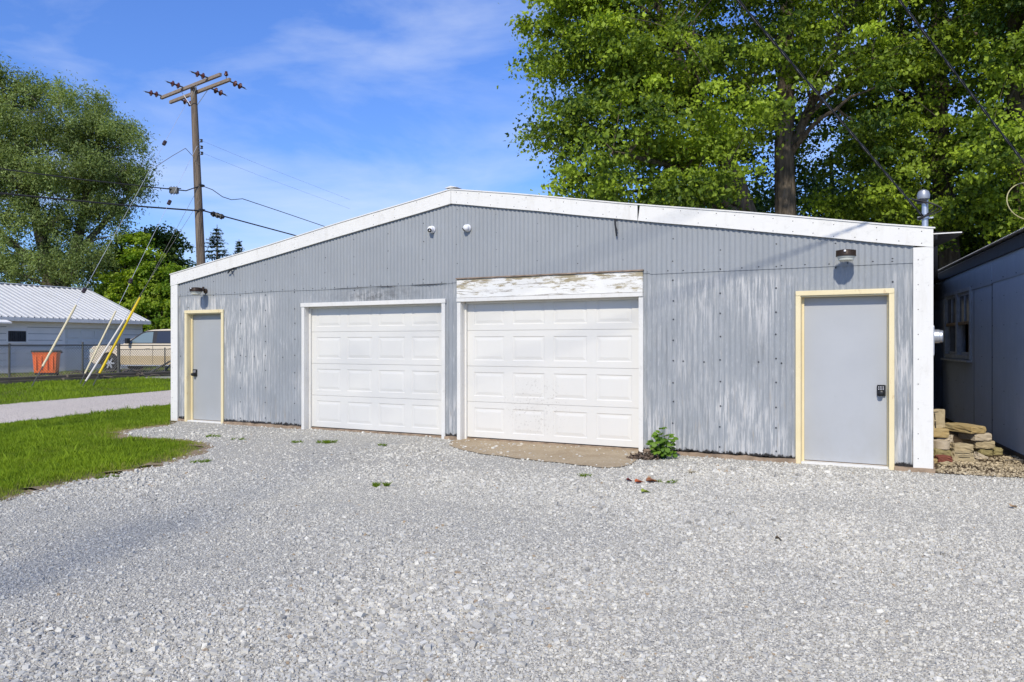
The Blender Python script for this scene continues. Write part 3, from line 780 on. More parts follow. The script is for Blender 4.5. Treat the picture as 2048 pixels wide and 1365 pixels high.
# ------------------------------------------------------------------ apron
ap = [(6.29, -.01)] + [(6.36, -.30), (6.55, -.62), (6.9, -.92), (7.3, -1.12), (7.9, -1.28), (8.4, -1.36), (8.9, -1.44), (9.30, -1.46), (9.42, -1.25), (9.40, -.85), (9.30, -.45), (9.22, -.12), (9.22, .12), (6.29, .12)]
ap2 = []
for i in range(len(ap)):
    a = Vector(ap[i]); b = Vector(ap[(i + 1) % len(ap)])
    for k in range(4):
        p = a.lerp(b, k / 4)
        if i < 12: p += Vector((random.uniform(-.02, .02), random.uniform(-.03, .03)))
        w = gw(p.x, p.y, 0); ap2.append((w.x, w.y))
o = flat_poly('concrete_apron', ap2, .010, M_APRON); tag(o, kind='structure')

# ================================================================== SHED on the right
SO = Vector((5.70, 7.94)); SD = Vector((.333, .943)).normalized(); SN = Vector((-SD.y, SD.x))      # SN points left, to the garage
shed = empty('metal_shed', 'dark blue corrugated shed with an old double window right of the garage', 'shed', (SO.x, SO.y, 0), math.atan2(SD.y, SD.x))
# local x along the wall away from the camera, local +y to the left (outward)
SLN = 12.5; SH_ = 2.80
WX0, WX1, WZ0, WZ1 = 5.05, 7.15, 1.24, 2.30
mb = MB()
def ssheet(a, b, lo, hi, y0=0): sheet(mb, a, b, lo, hi, y0=y0, amp=.010)
ssheet(0, WX0, .05, 2.34); ssheet(WX0, WX1, .05, WZ0); ssheet(WX1, SLN, .05, 2.34)
mb.box(0, 3.62, .008, .014, 2.315, SH_ + .02); mb.box(3.60, SLN, .012, .018, 2.30, SH_ + .02)
for i in range(18):
    for z in (.35, .8, 1.25, 1.7, 2.1):
        x = .3 + i * .66
        if WX0 - .1 < x < WX1 + .1 and z > WZ0 - .1: continue
        n = 6; r = .009; mb.add([(x, .016, z)] + [(x + r * math.cos(k * math.pi / 3), .004, z + r * math.sin(k * math.pi / 3)) for k in range(n)], [(0, 1 + k, 1 + (k + 1) % n) for k in range(n)], 1)
    x = .3 + i * .66; mb.box(x - .006, x + .006, .014, .022, 2.345, 2.357, 1)
for x in (1.62, 3.60, 5.58 - .8, 7.56, 9.54): mb.box(x - .004, x + .004, .008, .0125, .06, 2.31 if not WX0 < x < WX1 else WZ0 - .12, 1)
mb.build('side_wall', [M_SHED, M_RIV_SHADE], shed, sharp=80)
mb = MB(); ft = MB()
Mx = Matrix.Rotation(R(90), 4, 'Z')
gable = lambda s: SH_ + min(s, 7 - s) * .30
mb = MB(); sheet(mb, -7, 0, .05, lambda s: gable(-s), M=Matrix.Translation((0, 0, 0)) @ Mx, step=4); mb.build('front_wall', M_SHED, shed, sharp=80)
mb = MB(); sheet(mb, -7, 0, .05, lambda s: gable(-s), M=Matrix.Translation((SLN, 0, 0)) @ Mx, step=4); mb.build('back_wall', M_SHED, shed, sharp=80)
mb = MB(); sheet(mb, 0, SLN, .05, SH_, y0=-7, step=4); mb.build('far_wall', M_SHED, shed, sharp=80)
mb = MB()
for sg in (0, 1):
    n = int((SLN + .4) / .0677 * 6); vs = []
    for i in range(n + 1):
        x = -.2 + (SLN + .4) * i / n; dz = .0075 * math.cos(2 * math.pi * x / PITCH)
        e = (.16, SH_ + .005) if sg == 0 else (-7.16, SH_ + .005)
        vs += [(x, e[0], e[1] + dz), (x, -3.5, SH_ + 1.06 + dz)]
    mb.add(vs, [(2 * i, 2 * i + 1, 2 * i + 3, 2 * i + 2) for i in range(n)], 0, True)
    # thickness lip so the eave reads as a sheet
mb.build('roof_sheet', simple('pale_roof_sheet', (.50, .50, .48), .5, .3, .15, 5), shed, sharp=80)
mb = MB(); mb.box(0, SLN, .015, .05, SH_ - .16, SH_ - .01); mb.build('eave_board', simple('dark_eave_board', (.06, .065, .075), .7), shed)
# window
M_WFR = simple('old_window_paint', (.42, .44, .46), .7, 0, .2, 9)
M_WWD = simple('bare_sash_wood', (.30, .21, .13), .8, 0, .35, 12)
g = N('dirty_glass'); g.fin(g.mix(g.ramp(g.noise(7, 5, .6), .35, .7), (.02, .022, .024), (.10, .10, .095)), .18, 0, .6); M_GLS = g.m
win = MB()
win.box(WX0 - .07, WX0, -.10, .035, WZ0 - .06, WZ1 + .06); win.box(WX1, WX1 + .07, -.10, .035, WZ0 - .06, WZ1 + .06)
win.box(WX0, WX1, -.10, .034, WZ1, WZ1 + .06); xm = (WX0 + WX1) / 2; win.box(xm - .06, xm + .06, -.10, .033, WZ0, WZ1)
win.box(WX0, WX1, -.10, .03, WZ0 - .05, WZ0 + .015)
w = win.build('window', M_WFR, shed, bevel=.004)
m = MB(); m.box(WX0 - .12, WX1 + .12, .0, .09, WZ0 - .10, WZ0 - .065); m.build('sill', M_WFR, w, bevel=.006)
zm = (WZ0 + WZ1) / 2 + .02
for a, b in ((WX0 + .005, xm - .065), (xm + .065, WX1 - .005)):
    m = MB(); m.box(a, b, -.03, .015, zm - .025, zm + .025); m.build('meeting_rail', M_WWD, w, bevel=.004)
    m = MB(); m.box(a, a + .04, -.03, .01, zm + .027, WZ1 - .002); m.box(b - .04, b, -.03, .01, zm + .027, WZ1 - .002); m.box(a + .04, b - .04, -.03, .01, WZ1 - .05, WZ1 - .004)
    m.box((a + b) / 2 - .012, (a + b) / 2 + .012, -.025, .012, zm + .027, WZ1 - .052)
    m.box(a, a + .035, -.06, -.035, WZ0 + .02, zm - .03); m.box(b - .035, b, -.06, -.035, WZ0 + .02, zm - .03); m.box(a + .035, b - .035, -.06, -.035, WZ0 + .02, WZ0 + .06)
    m.build('sash', M_WFR, w)
    m = MB(); m.box(a + .04, b - .04, -.014, -.008, zm + .026, WZ1 - .05); m.build('pane', M_GLS, w)
m = MB(); m.box(xm + .10, WX1 - .04, -.05, -.046, WZ0 + .06, zm - .03); m.build('pane', M_GLS, w)
m = MB()
for k in range(7): m.box(WX0 - .3, WX1 + .2, -1.05 + .02 * (k % 2), -1.0, .9 + k * .17, 1.055 + k * .17)
m.box(WX1 - .45, WX1 - .33, -.35, -.25, .6, 2.3, 1)
m.build('inner_boards', [simple('dark_boards', (.12, .09, .07), .8, 0, .3, 5), simple('orange_stud', (.42, .17, .05), .8, 0, .2, 5)], w)
m = MB(); m.box(0, SLN, -.05, .03, -.05, .06); m.build('footing', simple('shed_footing', (.07, .06, .05), .9), shed)

# ================================================================== UTILITY POLE and lines (left)
PB = Vector((-10.95, 28.0)); ph = float(hgt(PB.x, PB.y))
top_p = wp(387, 176, 27.7); bot_p = Vector((PB.x + .12, PB.y, ph - .3))
pole = empty('utility_pole', 'leaning brown wooden utility pole with double crossarm behind the garage', 'utility pole', (bot_p.x, bot_p.y, ph))
rel = lambda p: Vector(p) - Vector((bot_p.x, bot_p.y, ph))
m = MB(); pts = [bot_p.lerp(top_p, t) for t in (0, .2, .4, .6, .8, 1)]
m.tube([rel(p) for p in pts], [.175, .165, .152, .138, .122, .105], 14); m.build('shaft', M_POLE, pole)
AD = Vector((.785, -.62, 0)).normalized(); AB = Vector((.62, .785, 0)).normalized()
ac = top_p + Vector((0, 0, -.02))
arms = []
for sg, off, z in ((-1, -.145, .02), (1, .165, -.08)):
    c = ac + AB * off + Vector((0, 0, z)) + AD * (.0 if sg < 0 else .06)
    m = MB(); Mt = Matrix.Translation(rel(c)) @ Matrix.Rotation(math.atan2(AD.y, AD.x), 4, 'Z') @ Matrix.Rotation(R(-.5), 4, 'Y')
    m.box(-1.95, 1.95, -.045, .045, -.055, .055, 0, Mt); m.build('crossarm', M_ARM, pole, bevel=.008); arms.append(c)
for sg in (-1, 1):
    for c, o in ((arms[0], -.06), (arms[1], .06)):
        a = c + AD * .55 * sg + Vector((0, 0, -.02)) + AB * o * .6; b = ac + AB * (.10 if o > 0 else -.11) + Vector((0, 0, -.62))
        m = MB(); m.tube([rel(a), rel(b)], .013, 4); m.build('arm_brace', M_GALV, pole)
def bells(a, d, n=2, name='dead_end_insulator'):
    m = MB(); d = Vector(d).normalized(); q = d.to_track_quat('Z', 'Y').to_matrix().to_4x4(); Mt = Matrix.Translation(rel(a)) @ q
    m.tube([(0, 0, 0), (0, 0, .56)], .026, 6, 1, M=Mt)
    for k in range(n):
        z = .10 + k * .19; m.lathe([(.02, z), (.055, z + .02), (.105, z + .06), (.105, z + .085), (.05, z + .10), (.04, z + .14), (.02, z + .15)], 14, 0, Mt)
    m.tube([(0, 0, .54), (.04, 0, .60), (.0, 0, .66), (-.04, 0, .60)], .012, 6, 1, M=Mt)
    m.build(name, [M_INS, M_DGALV], pole)
for t in (-1.85, -.35, 1.25): bells(arms[0] + AD * t - AB * .05 + Vector((0, 0, .04)), -AB + Vector((-.15, 0, .12 if t > -1 else .02)))
for t in (-1.30, .72, 1.9): bells(arms[1] + AD * t + AB * .05 + Vector((0, 0, -.03)), AB + Vector((0, 0, -.16)))
m = MB(); q = arms[1] + AD * 1.72 + Vector((0, 0, .065)); m.tube([rel(q), rel(q + Vector((0, 0, .16)))], .012, 6, 1); m.lathe([(.04, .12), (.07, .15), (.06, .20), (.04, .22), (.05, .26), (.02, .28)], 12, 0, Matrix.Translation(rel(q))); m.build('pin_insulator', [M_INS, M_DGALV], pole)
for py in (282, 295, 307):
    t = (py - 176) / (530 - 176) * .62; c = top_p.lerp(bot_p, t * .93); a = wp(403 + (py - 282) * .04, py, c.y - .1)
    m = MB(); m.lathe([(.02, -.045), (.05, -.04), (.035, -.01), (.035, .01), (.05, .04), (.02, .045)], 12, 0, Matrix.Translation(rel(a))); m.box(-.12, .02, -.015, .015, .045, .058, 1, Matrix.Translation(rel(a))); m.box(-.12, .02, -.015, .015, -.058, -.045, 1, Matrix.Translation(rel(a))); m.build('spool_insulator', [M_BLACK, M_DGALV], pole)
for py in (372, 421):
    c = wp(400 + (py - 372) * .02, py, 27.85); m = MB(); m.tube([rel(c) + Vector((0, 0, -.02)), rel(c) + Vector((0, 0, .03))], .16, 14); m.build('pole_band', M_BLACK, pole)

def cable(label, pts, r=.014, mat=None, sag=0, name='overhead_cable', cat='cable', group='overhead wires at the left pole', n=None):
    P_ = []
    for i in range(len(pts) - 1):
        a, b = Vector(pts[i]), Vector(pts[i + 1]); k_ = n or 12
        for k in range(k_):
            t = k / k_; p = a.lerp(b, t); p.z -= sag * 4 * t * (1 - t) * ((b - a).length / 20); P_.append(p)
    P_.append(Vector(pts[-1]))
    o = P_[0].copy(); m = MB(); m.tube([p - o for p in P_], r, 6); ob = m.build(name, mat or M_CABLE); ob.location = o
    return tag(ob, label, cat, group)
dp = 27.7
cable('thick black cable running left from the lower pole band across the big tree', [wp(398, 422, dp), wp(250, 411, 26), wp(0, 387, 24), wp(-90, 376, 23.5)], .028)
cable('black cable dropping right from the lower band past a splice case', [wp(404, 421, dp), wp(440, 431, 28.6), wp(600, 474, 33), wp(690, 500, 36)], .024)
cable('black upper cable running left from the pole to the frame edge', [wp(398, 373, dp), wp(372, 382, 27.4), wp(325, 377, 26.8), wp(160, 359, 25.4), wp(0, 338, 24.2), wp(-80, 328, 23.8)], .02)
cable('thin slack wire looping right from the upper pole band', [wp(404, 372, dp), wp(425, 380, 28), wp(445, 394, 28.4), wp(463, 400, 28.6), wp(485, 398, 29), wp(560, 423, 31), wp(657, 456, 34), wp(730, 480, 36)], .013)
cable('short faint wire kinking left of the pole above the cables', [wp(311, 334, 26), wp(345, 312, 26.6), wp(371, 297, 27.2), wp(385, 312, 27.5), wp(397, 330, 27.6)], .010, M_CABLE2)
cable('faint upper service wire going right from the spool insulators', [wp(406, 283, dp), wp(520, 330, 31), wp(700, 400, 37)], .003, M_CABLE2)
cable('faint lower service wire going right from the spool insulators', [wp(406, 307, dp), wp(520, 352, 31), wp(700, 418, 37)], .003, M_CABLE2)
# terminal box and splice case hung on the cables
e = empty('cable_terminal_box', 'small grey terminal box hanging on the upper cable', 'terminal box', wp(348, 381, 27.1))
m = MB(); m.box(-.14, .14, -.08, .08, -.11, .10); m.build('case', M_DGALV, e, bevel=.015)
m = MB(); m.tube([(-.22, 0, .06), (.24, 0, .06)], .018, 6)
for k in (-.1, 0, .1): m.tube([(k, 0, .1), (k, 0, .14)], .014, 6); m.tube([(k, 0, -.11), (k, 0, -.15)], .014, 6)
m.build('bracket', M_BLACK, e)
e = empty('splice_case', 'black splice case on the cable just right of the pole', 'splice case', wp(435, 431, 28.4))
Mt = Matrix.Rotation(R(17), 4, 'Y'); m = MB(); m.lathe([(.02, -.26), (.06, -.24), (.08, -.18), (.08, .18), (.06, .24), (.02, .26)], 12, 0, Mt @ Matrix.Rotation(R(90), 4, 'Y')); m.build('sleeve', M_BLACK, e)
m = MB()
for k in (-.15, 0, .15): m.box(k - .012, k + .012, -.09, .09, -.10, .09, 0, Mt)
m.build('clamp_band', M_DGALV, e)

def guy(label, anchor, hit, up, g0, g1, mat, ins, r=.035):
    """anchor px on the ground, pole attachment, guard from g0 to g1 (fractions), strain insulators at fractions"""
    A = gp(*anchor); B = Vector(hit); e = empty('guy_wire', label, 'guy wire', A, 0, 'guy wires staying the utility pole')
    L_ = lambda t: (A.lerp(B, t) - A)
    m = MB(); m.tube([L_(-.01), L_(.07)], .014, 6); m.build('anchor_rod', M_DGALV, e)
    m = MB(); m.tube([L_(.06), L_(1)], .006, 5); m.build('strand', M_CABLE2 if mat is not M_CRM else M_GALV, e)
    m = MB(); k = 8; m.tube([L_(g0 + (g1 - g0) * i / k) for i in range(k + 1)], [r * 1.0] * 3 + [r] * (k - 3) + [r * .85], 8); m.build('guard', mat, e)
    for t in ins:
        m = MB(); q = (B - A).to_track_quat('Z', 'Y').to_matrix().to_4x4(); m.lathe([(.02, -.09), (.06, -.075), (.065, -.02), (.045, 0), (.065, .02), (.06, .075), (.02, .09)], 8, 0, Matrix.Translation(L_(t)) @ q); m.build('strain_insulator', simple('dark_strain_porcelain', (.05, .035, .04), .3), e)
    return e
att = lambda py, d=-.15: wp(388 + (py - 176) * .055, py, 27.75 + d)
guy('leftmost guy wire, its long cream guard leaning over the orange bin', (62, 776), att(178), 0, .06, .242, M_CRM, (.287, .79))
guy('guy wire with a cream guard ending beside the yellow one', (158, 772), att(292), 0, .045, .285, M_CRM, (.405, .74), .030)
guy('guy wire inside the bright yellow guard', (184, 775), att(372), 0, .06, .41, M_YEL, (), .040)
guy('guy wire with the whitish guard crossing the yellow one', (163, 776), att(400), 0, .03, .33, M_WHG, (), .028)

# ================================================================== FENCE
FA = Vector((-16.6, 22.4)); FB = Vector((-10.3, 34.8)); FD = (FB - FA).normalized(); FL_ = (FB - FA).length
fh = float(hgt(FA.x, FA.y))
fence = empty('chain_link_fence', 'rusty grey chain link fence with posts along the grassy verge', 'fence', (FA.x, FA.y, fh), math.atan2(FD.y, FD.x))
posts = [(0, 1.25, .03), (2.3, 1.24, .03), (4.72, 1.28, .03), (6.07, 1.24, .055), (8.0, 1.08, .022), (9.9, 1.12, .022), (10.0, 1.22, .03), (12.0, 1.2, .03), (13.9, 1.2, .03)]
for x, h_, r_ in posts:
    if x == 9.9: continue
    m = MB(); m.tube([(x, 0, -.1), (x, 0, h_)], r_, 10); m.lathe([(r_ * 1.15, h_), (r_ * 1.1, h_ + .03), (.0005, h_ + .05)], 10, 0, Matrix.Translation((x, 0, 0))); m.build('post', M_DGALV, fence)
m = MB(); m.tube([(0, 0, 1.22), (6.0, 0, 1.22)], .021, 8); m.tube([(6.1, 0, 1.21), (13.9, 0, 1.18)], .019, 8); m.tube([(6.1, .02, 1.06), (9.95, .02, 1.06)], .012, 6); m.build('top_rail', M_DGALV, fence)
M_MESH = simple('chain_link_wire', (.17, .17, .16), .5, .6)
m = MB(); sp = .095
def links(x0, x1, z0, z1):
    hgt_ = z1 - z0; n0 = int((x0 - hgt_) / sp); n1 = int(x1 / sp) + 1
    for sg in (1, -1):
        for k in range(n0, n1 + int(hgt_ / sp) + 1):
            a = k * sp; pts = []
            # line x = a + sg*t , z = z0 + t (diagonal)
            t0, t1 = 0, hgt_
            if sg > 0: lo_, hi_ = max(0, x0 - a), min(hgt_, x1 - a)
            else: lo_, hi_ = max(0, a - x1), min(hgt_, a - x0)
            if hi_ - lo_ < .02: continue
            m.tube([(a + sg * lo_, .012 * sg, z0 + lo_), (a + sg * hi_, .012 * sg, z0 + hi_)], .0062, 3, 0, False, smooth=False)
links(0, 6.05, .06, 1.21); links(6.1, 9.98, .06, 1.05); links(10.0, 13.9, .06, 1.18)
m.build('wire_mesh', M_MESH, fence)
M_OLDW = simple('weathered_plank', (.13, .11, .09), .9, 0, .35, 7, .4, m=(.4, 3, 3))
def thing_mesh(mb, name, label, cat, mat, loc=(0, 0, 0), rz=0, group=None, bevel=0):
    o = mb.build(name, mat, bevel=bevel); o.location = loc; o.rotation_euler = (0, 0, rz); return tag(o, label, cat, group)
fl = math.atan2(FD.y, FD.x)
def fpt(x, y=0): p = FA + FD * x + Vector((FD.y, -FD.x)) * y; return Vector((p.x, p.y, float(hgt(p.x, p.y))))
for x, w_, h_, lab in ((2.4, 2.4, .13, 'old grey timber lying along the fence foot at the far left'), (5.6, 1.7, .15, 'old grey timber lying at the fence foot below the thick post'), (8.6, 1.9, .13, 'old grey timber lying at the fence foot in front of the truck wheel')):
    m = MB(); m.box(-w_, w_, -.08, .08, -.02, h_); m.box(-w_ * .9, w_ * .8, -.04, .10, h_ + .01, h_ + .10)
    thing_mesh(m, 'fence_timber', lab, 'timber', M_OLDW, fpt(x, .12), fl + R(1.5), 'timbers along the fence foot', .015)
def brush(name, lab, c, w_, h_):
    m = MB()
    for i in range(40):
        a = Vector((random.uniform(-w_, w_), random.uniform(-.2, .2), random.uniform(.02, h_))); d = Vector((random.uniform(-.5, .5), random.uniform(-.3, .3), random.uniform(-.08, .1)))
        m.tube([a, a + d * .5 + Vector((0, 0, .02)), a + d], .018, 5)
    for i in range(6): m.add(*rock_vf(random.uniform(.12, .2), (random.uniform(-w_, w_) * .7, random.uniform(-.1, .1), h_ * .4)))
    thing_mesh(m, name, lab, 'brush pile', M_OLDW, c)
def rock_vf(r, c, q=(1, .8, .7), seed=None):
    bm = bmesh.new(); bmesh.ops.create_icosphere(bm, subdivisions=2, radius=r)
    ph_ = [random.uniform(0, 6) for _ in range(3)]
    for v in bm.verts:
        k = 1 + .18 * math.sin(v.co.x / r * 2.3 + ph_[0]) + .14 * math.sin(v.co.y / r * 3.1 + ph_[1]) + .1 * math.sin(v.co.z / r * 2.7 + ph_[2])
        v.co = Vector((v.co.x * q[0] * k + c[0], v.co.y * q[1] * k + c[1], v.co.z * q[2] * k + c[2]))
    vs = [tuple(v.co) for v in bm.verts]; fs = [[v.index for v in f.verts] for f in bm.faces]; bm.free(); return vs, fs
brush('brush_pile', 'heap of dark sticks at the fence left of the thick post', fpt(5.15, -.25), .35, .3)
brush('brush_pile', 'heap of dark sticks at the fence right of the thick post', fpt(6.75, -.2), .40, .32)
for i, (a, b, lab) in enumerate((((287, 752), (348, 719), 'upper grey pole leaning by the fence at the garage corner'), ((312, 756), (352, 721), 'lower grey pole leaning by the fence at the garage corner'))):
    A = wp(a[0], a[1], 29.3); B = wp(b[0], b[1], 30.2); m = MB(); m.tube([Vector((0, 0, 0)), B - A], .035, 7); o = m.build('leaning_pole', M_DGALV); o.location = A; tag(o, lab, 'pole', 'leaning poles')
m = MB(); m.box(-.55, .55, -.3, .3, 0, .07); thing_mesh(m, 'paving_slab', 'thin concrete slab lying in the verge grass', 'slab', simple('grey_slab', (.30, .29, .26), .9, 0, .2, 6), gp(311, 758), .3, bevel=.015)

# ================================================================== TRASH CART
c = wp(93, 742, 30.6); c.z = float(hgt(c.x, c.y))
bin_ = empty('trash_cart', 'orange plastic trash cart with black lid rim behind the fence', 'trash cart', c, R(20))
def orange():
    g = N('orange_plastic'); cc = g.mix(g.ramp(g.noise(5, 5, .6), .35, .7), (.80, .13, .02), (.92, .19, .03)); cc = g.mix(g.ramp(g.noise(9, 5, .7), .60, .68, 0, .5), cc, (.25, .06, .02)); return g.fin(cc, .45)
m = MB(); b0 = [(-.34, -.30), (.34, -.30), (.34, .30), (-.34, .30)]; b1 = [(-.42, -.38), (.42, -.38), (.42, .38), (-.42, .38)]
lv = [(.14, .84), (.20, .87), (.86, .98), (.88, 1.03), (.93, 1.03)]
vs = [(x * s_, y * s_, z) for z, s_ in lv for x, y in b1]; m.add(vs, [(4 * i + k, 4 * i + (k + 1) % 4, 4 * i + 4 + (k + 1) % 4, 4 * i + 4 + k) for i in range(len(lv) - 1) for k in range(4)] + [(3, 2, 1, 0)])
for k in (-.28, -.1, .1, .28): m.box(k - .02, k + .02, -.40, -.30, .28, .80)
m.build('body', orange(), bin_, bevel=.02)
m = MB(); m.box(-.45, .45, -.41, .42, .935, .97); m.box(-.46, .46, -.37, .38, .97, 1.0); m.box(-.48, .48, .42, .50, .90, .95); m.build('lid', M_BLACK, bin_, bevel=.012)
for k in (-.33, .33):
    m = MB(); m.lathe([(.0005, -.04), (.12, -.04), (.13, -.03), (.13, .03), (.12, .04), (.0005, .04)], 16, 0, Matrix.Translation((k, .28, .13)) @ Matrix.Rotation(R(90), 4, 'Y')); m.build('wheel', M_BLACK, bin_)
m = MB(); m.box(-.33, .33, -.29, .20, .06, .18); m.build('base', M_BLACK, bin_, bevel=.01)

# ================================================================== HOUSE
HC = Vector((-18.7, 39.85)); HD = Vector((-.42, -.907)).normalized(); hb = float(hgt(HC.x, HC.y))
house = empty('white_house', 'white sided building with ribbed metal roof beyond the fence', 'house', (HC.x, HC.y, hb), math.atan2(HD.y, HD.x))
# local x: along the wall towards the camera side; local y: +90deg = to the right... away is -y
HY_ = -1                                                                        # depth direction sign (local -y is away)
M_SID = simple('white_lap_siding', (.88, .85, .79), .6, 0, .05, 1.2)
m = MB(); LN = 11.0; WH = 2.36; k = 0
z = .0
while z < WH:
    z1 = min(z + .285, WH)
    for a, b in ((0, 1.2), (4.15, 5.9), (6.8, LN)) if z < 1.99 else ((0, LN),):
        m.add([(a, .034, z), (b, .034, z), (b, .028, z1 - .022), (a, .028, z1 - .022), (a, -.01, z), (b, -.01, z), (a, -.01, z1 - .022), (b, -.01, z1 - .022), (a, -.01, z1), (b, -.01, z1)], [(0, 1, 2, 3), (4, 5, 1, 0), (3, 2, 7, 6), (6, 7, 9, 8)])
    for a, b in (((5.9, 6.8),) if z1 <= 1.2 and z < 1.99 else ()):
        m.add([(a, .034, z), (b, .034, z), (b, .028, z1 - .022), (a, .028, z1 - .022), (a, -.01, z), (b, -.01, z), (a, -.01, z1 - .022), (b, -.01, z1 - .022), (a, -.01, z1), (b, -.01, z1)], [(0, 1, 2, 3), (4, 5, 1, 0), (3, 2, 7, 6), (6, 7, 9, 8)])
    z = z1
m.add([(5.9, .02, 1.14), (6.8, .02, 1.14), (6.8, .02, 1.32), (5.9, .02, 1.32)], [(0, 1, 2, 3)]); m.add([(5.9, .02, 1.84), (6.8, .02, 1.84), (6.8, .02, 2.0), (5.9, .02, 2.0)], [(0, 1, 2, 3)])
m.box(-.05, .03, -.03, .035, 0, WH)
z = .285
while z < WH - .05:
    for a, b in ((.04, 1.08), (4.27, 5.88), (6.82, LN)): m.box(a, b, .0, .031, z - .020, z - .001, 1)
    z += .285
m.build('front_wall', [M_SID, simple('siding_joint', (.22, .23, .23), .8)], house)
m = MB(); m.box(0.0, .05, -8.2, -.03, 0, WH); m.prism([(-8.2, WH), (-.02, WH), (-4.1, WH + 1.62)], 0, .05, axis='x'); m.box(.05, LN, -8.2, -8.1, 0, WH); m.box(LN - .05, LN, -8.1, -.03, 0, WH); m.build('end_wall', M_SID, house)
m = MB()
for sg in (0, 1):
    y0, y1 = (.35, -4.1) if sg == 0 else (-8.75, -4.1); zz0, zz1 = WH + .02, WH + 1.75
    n = 40; x0, x1 = -.2, LN + .3; vs = []
    for i in range(n):
        a = x0 + (x1 - x0) * i / n; w_ = (x1 - x0) / n
        for dx, dz in ((0, 0), (w_ * .72, 0), (w_ * .78, .055), (w_ * .94, .055)): vs += [(a + dx, y0, zz0 + dz), (a + dx, y1, zz1 + dz)]
    vs += [(x1, y0, zz0), (x1, y1, zz1)]
    m.add(vs, [(2 * i, 2 * i + 1, 2 * i + 3, 2 * i + 2) for i in range(len(vs) // 2 - 1)])
m.build('roof', simple('ribbed_metal_roof', (.56, .56, .55), .5, .1, .06, 1), house)
m = MB(); m.box(-.23, LN + .3, -4.25, -3.95, WH + 1.77, WH + 1.80); m.build('ridge_cap', M_SID, house)
m = MB(); m.box(-.23, LN + .3, .352, .40, WH - .13, WH + .035); m.box(-.23, LN, .04, .35, WH - .13, WH - .10)
m.prism([(.40, WH - .12), (.40, WH + .02), (-4.1, WH + 1.74), (-4.1, WH + 1.58)], -.25, -.205, axis='x'); m.prism([(-8.8, WH - .12), (-8.8, WH + .02), (-4.1, WH + 1.74), (-4.1, WH + 1.58)], -.25, -.205, axis='x')
m.build('eave_trim', simple('grey_white_trim', (.66, .66, .65), .5), house)
M_HGD = simple('faded_garage_door', (.70, .71, .68), .6, 0, .05, 1)
m = MB(); gx0, gx1 = 1.2, 4.15; m.box(gx0, gx1, -.08, -.04, 0, 2.0)
for i in range(4):
    for j in range(4):
        a = gx0 + .12 + i * .70; b = a + .58; c0 = .07 + j * .485; c1 = c0 + .38
        m.box(a, b, -.04, -.018, c0, c1)
d = m.build('garage_door', M_HGD, house, bevel=.012)
m = MB(); m.box(gx0 - .12, gx0, -.04, .035, 0, 2.1); m.box(gx1, gx1 + .12, -.04, .035, 0, 2.1); m.box(gx0, gx1, -.04, .035, 2.0, 2.1); m.build('door_frame', M_SID, d)
m = MB(); m.box(5.95, 6.75, -.02, .0, 1.35, 1.81)
for k in range(9): m.box(5.97 + k * .088, 6.0 + k * .088, .0, .03, 1.35, 1.81, 1)
wd = m.build('window', [M_GLS, simple('dark_bars', (.03, .035, .045), .5)], house)
m = MB(); m.box(5.88, 5.95, -.02, .045, 1.30, 1.86); m.box(6.75, 6.82, -.02, .045, 1.30, 1.86); m.box(5.95, 6.75, -.02, .045, 1.81, 1.86); m.box(5.95, 6.75, -.02, .05, 1.29, 1.35); m.build('window_frame', M_SID, wd)
m = MB(); m.prism([(.62, 2.20), (.62, 2.26), (1.0, 2.16), (1.0, 2.10)], 7.2, 10.0, axis='x'); m.build('door_canopy', M_SID, house)
m = MB(); m.tube([(8.9, .95, 0), (8.9, .95, 2.12)], .04, 8); m.build('canopy_post', M_SID, house)

# ================================================================== PICKUP TRUCK (front to the left)
TF = Vector((-.985, .17)).normalized(); tc_ = wp(226, 748, 34.4)
truck = empty('pickup_truck', 'tan and gold crew cab pickup parked behind the fence, nose to the left', 'pickup truck', (tc_.x + .0, tc_.y + .95, float(hgt(tc_.x, tc_.y))), math.atan2(TF.y, TF.x))
def arc(cx_, r, a0, a1, n=12, cz=.42): return [(cx_ + r * math.cos(R(a0 + (a1 - a0) * i / n)), cz + r * math.sin(R(a0 + (a1 - a0) * i / n))) for i in range(n + 1)]
# origin: front axle. profile x forward
up_prof = [(.93, .50), (.95, .78), (.90, 1.06), (.78, 1.15), (.30, 1.205), (-.55, 1.24), (-3.0, 1.26), (-4.95, 1.27), (-4.98, .62)]
bot = [(-4.4, .42)] + arc(-3.68, .50, 175, 5)[::1] + [(-2.9, .34), (-.75, .34)] + arc(0, .50, 175, 5) + [(.70, .36)]
prof = up_prof + bot
tan = simple('tan_car_paint', (.66, .57, .44), .3, 0, .04, 2)
gold = simple('gold_lower_paint', (.50, .39, .23), .35, 0, .04, 2)
m = MB(); W_ = .98
m.prism([p for p in prof], -W_, W_, 0)
body = m.build('body', tan, truck, bevel=.035)
M_GAP = simple('panel_gap', (.02, .02, .02), .6)
for sg in (-1, 1):
    m = MB(); y0, y1 = (W_ - .002, W_ + .010) if sg > 0 else (-W_ - .010, -W_ + .002)
    m.prism([(-.56, .36), (-.56, .74), (-3.10, .74), (-3.10, .36)], y0, y1); m.prism([(-4.25, .60), (-4.90, .64), (-4.90, .78), (-4.2, .78)], y0, y1)
    for (a, b) in ((-1.02, 1.22), (-2.10, 1.22), (-3.12, 1.22)): m.box(a - .006, a + .006, y0, y1 + (.003 if sg > 0 else 0), .38, b, 1)
    m.build('side_panel', [gold, M_GAP], truck)
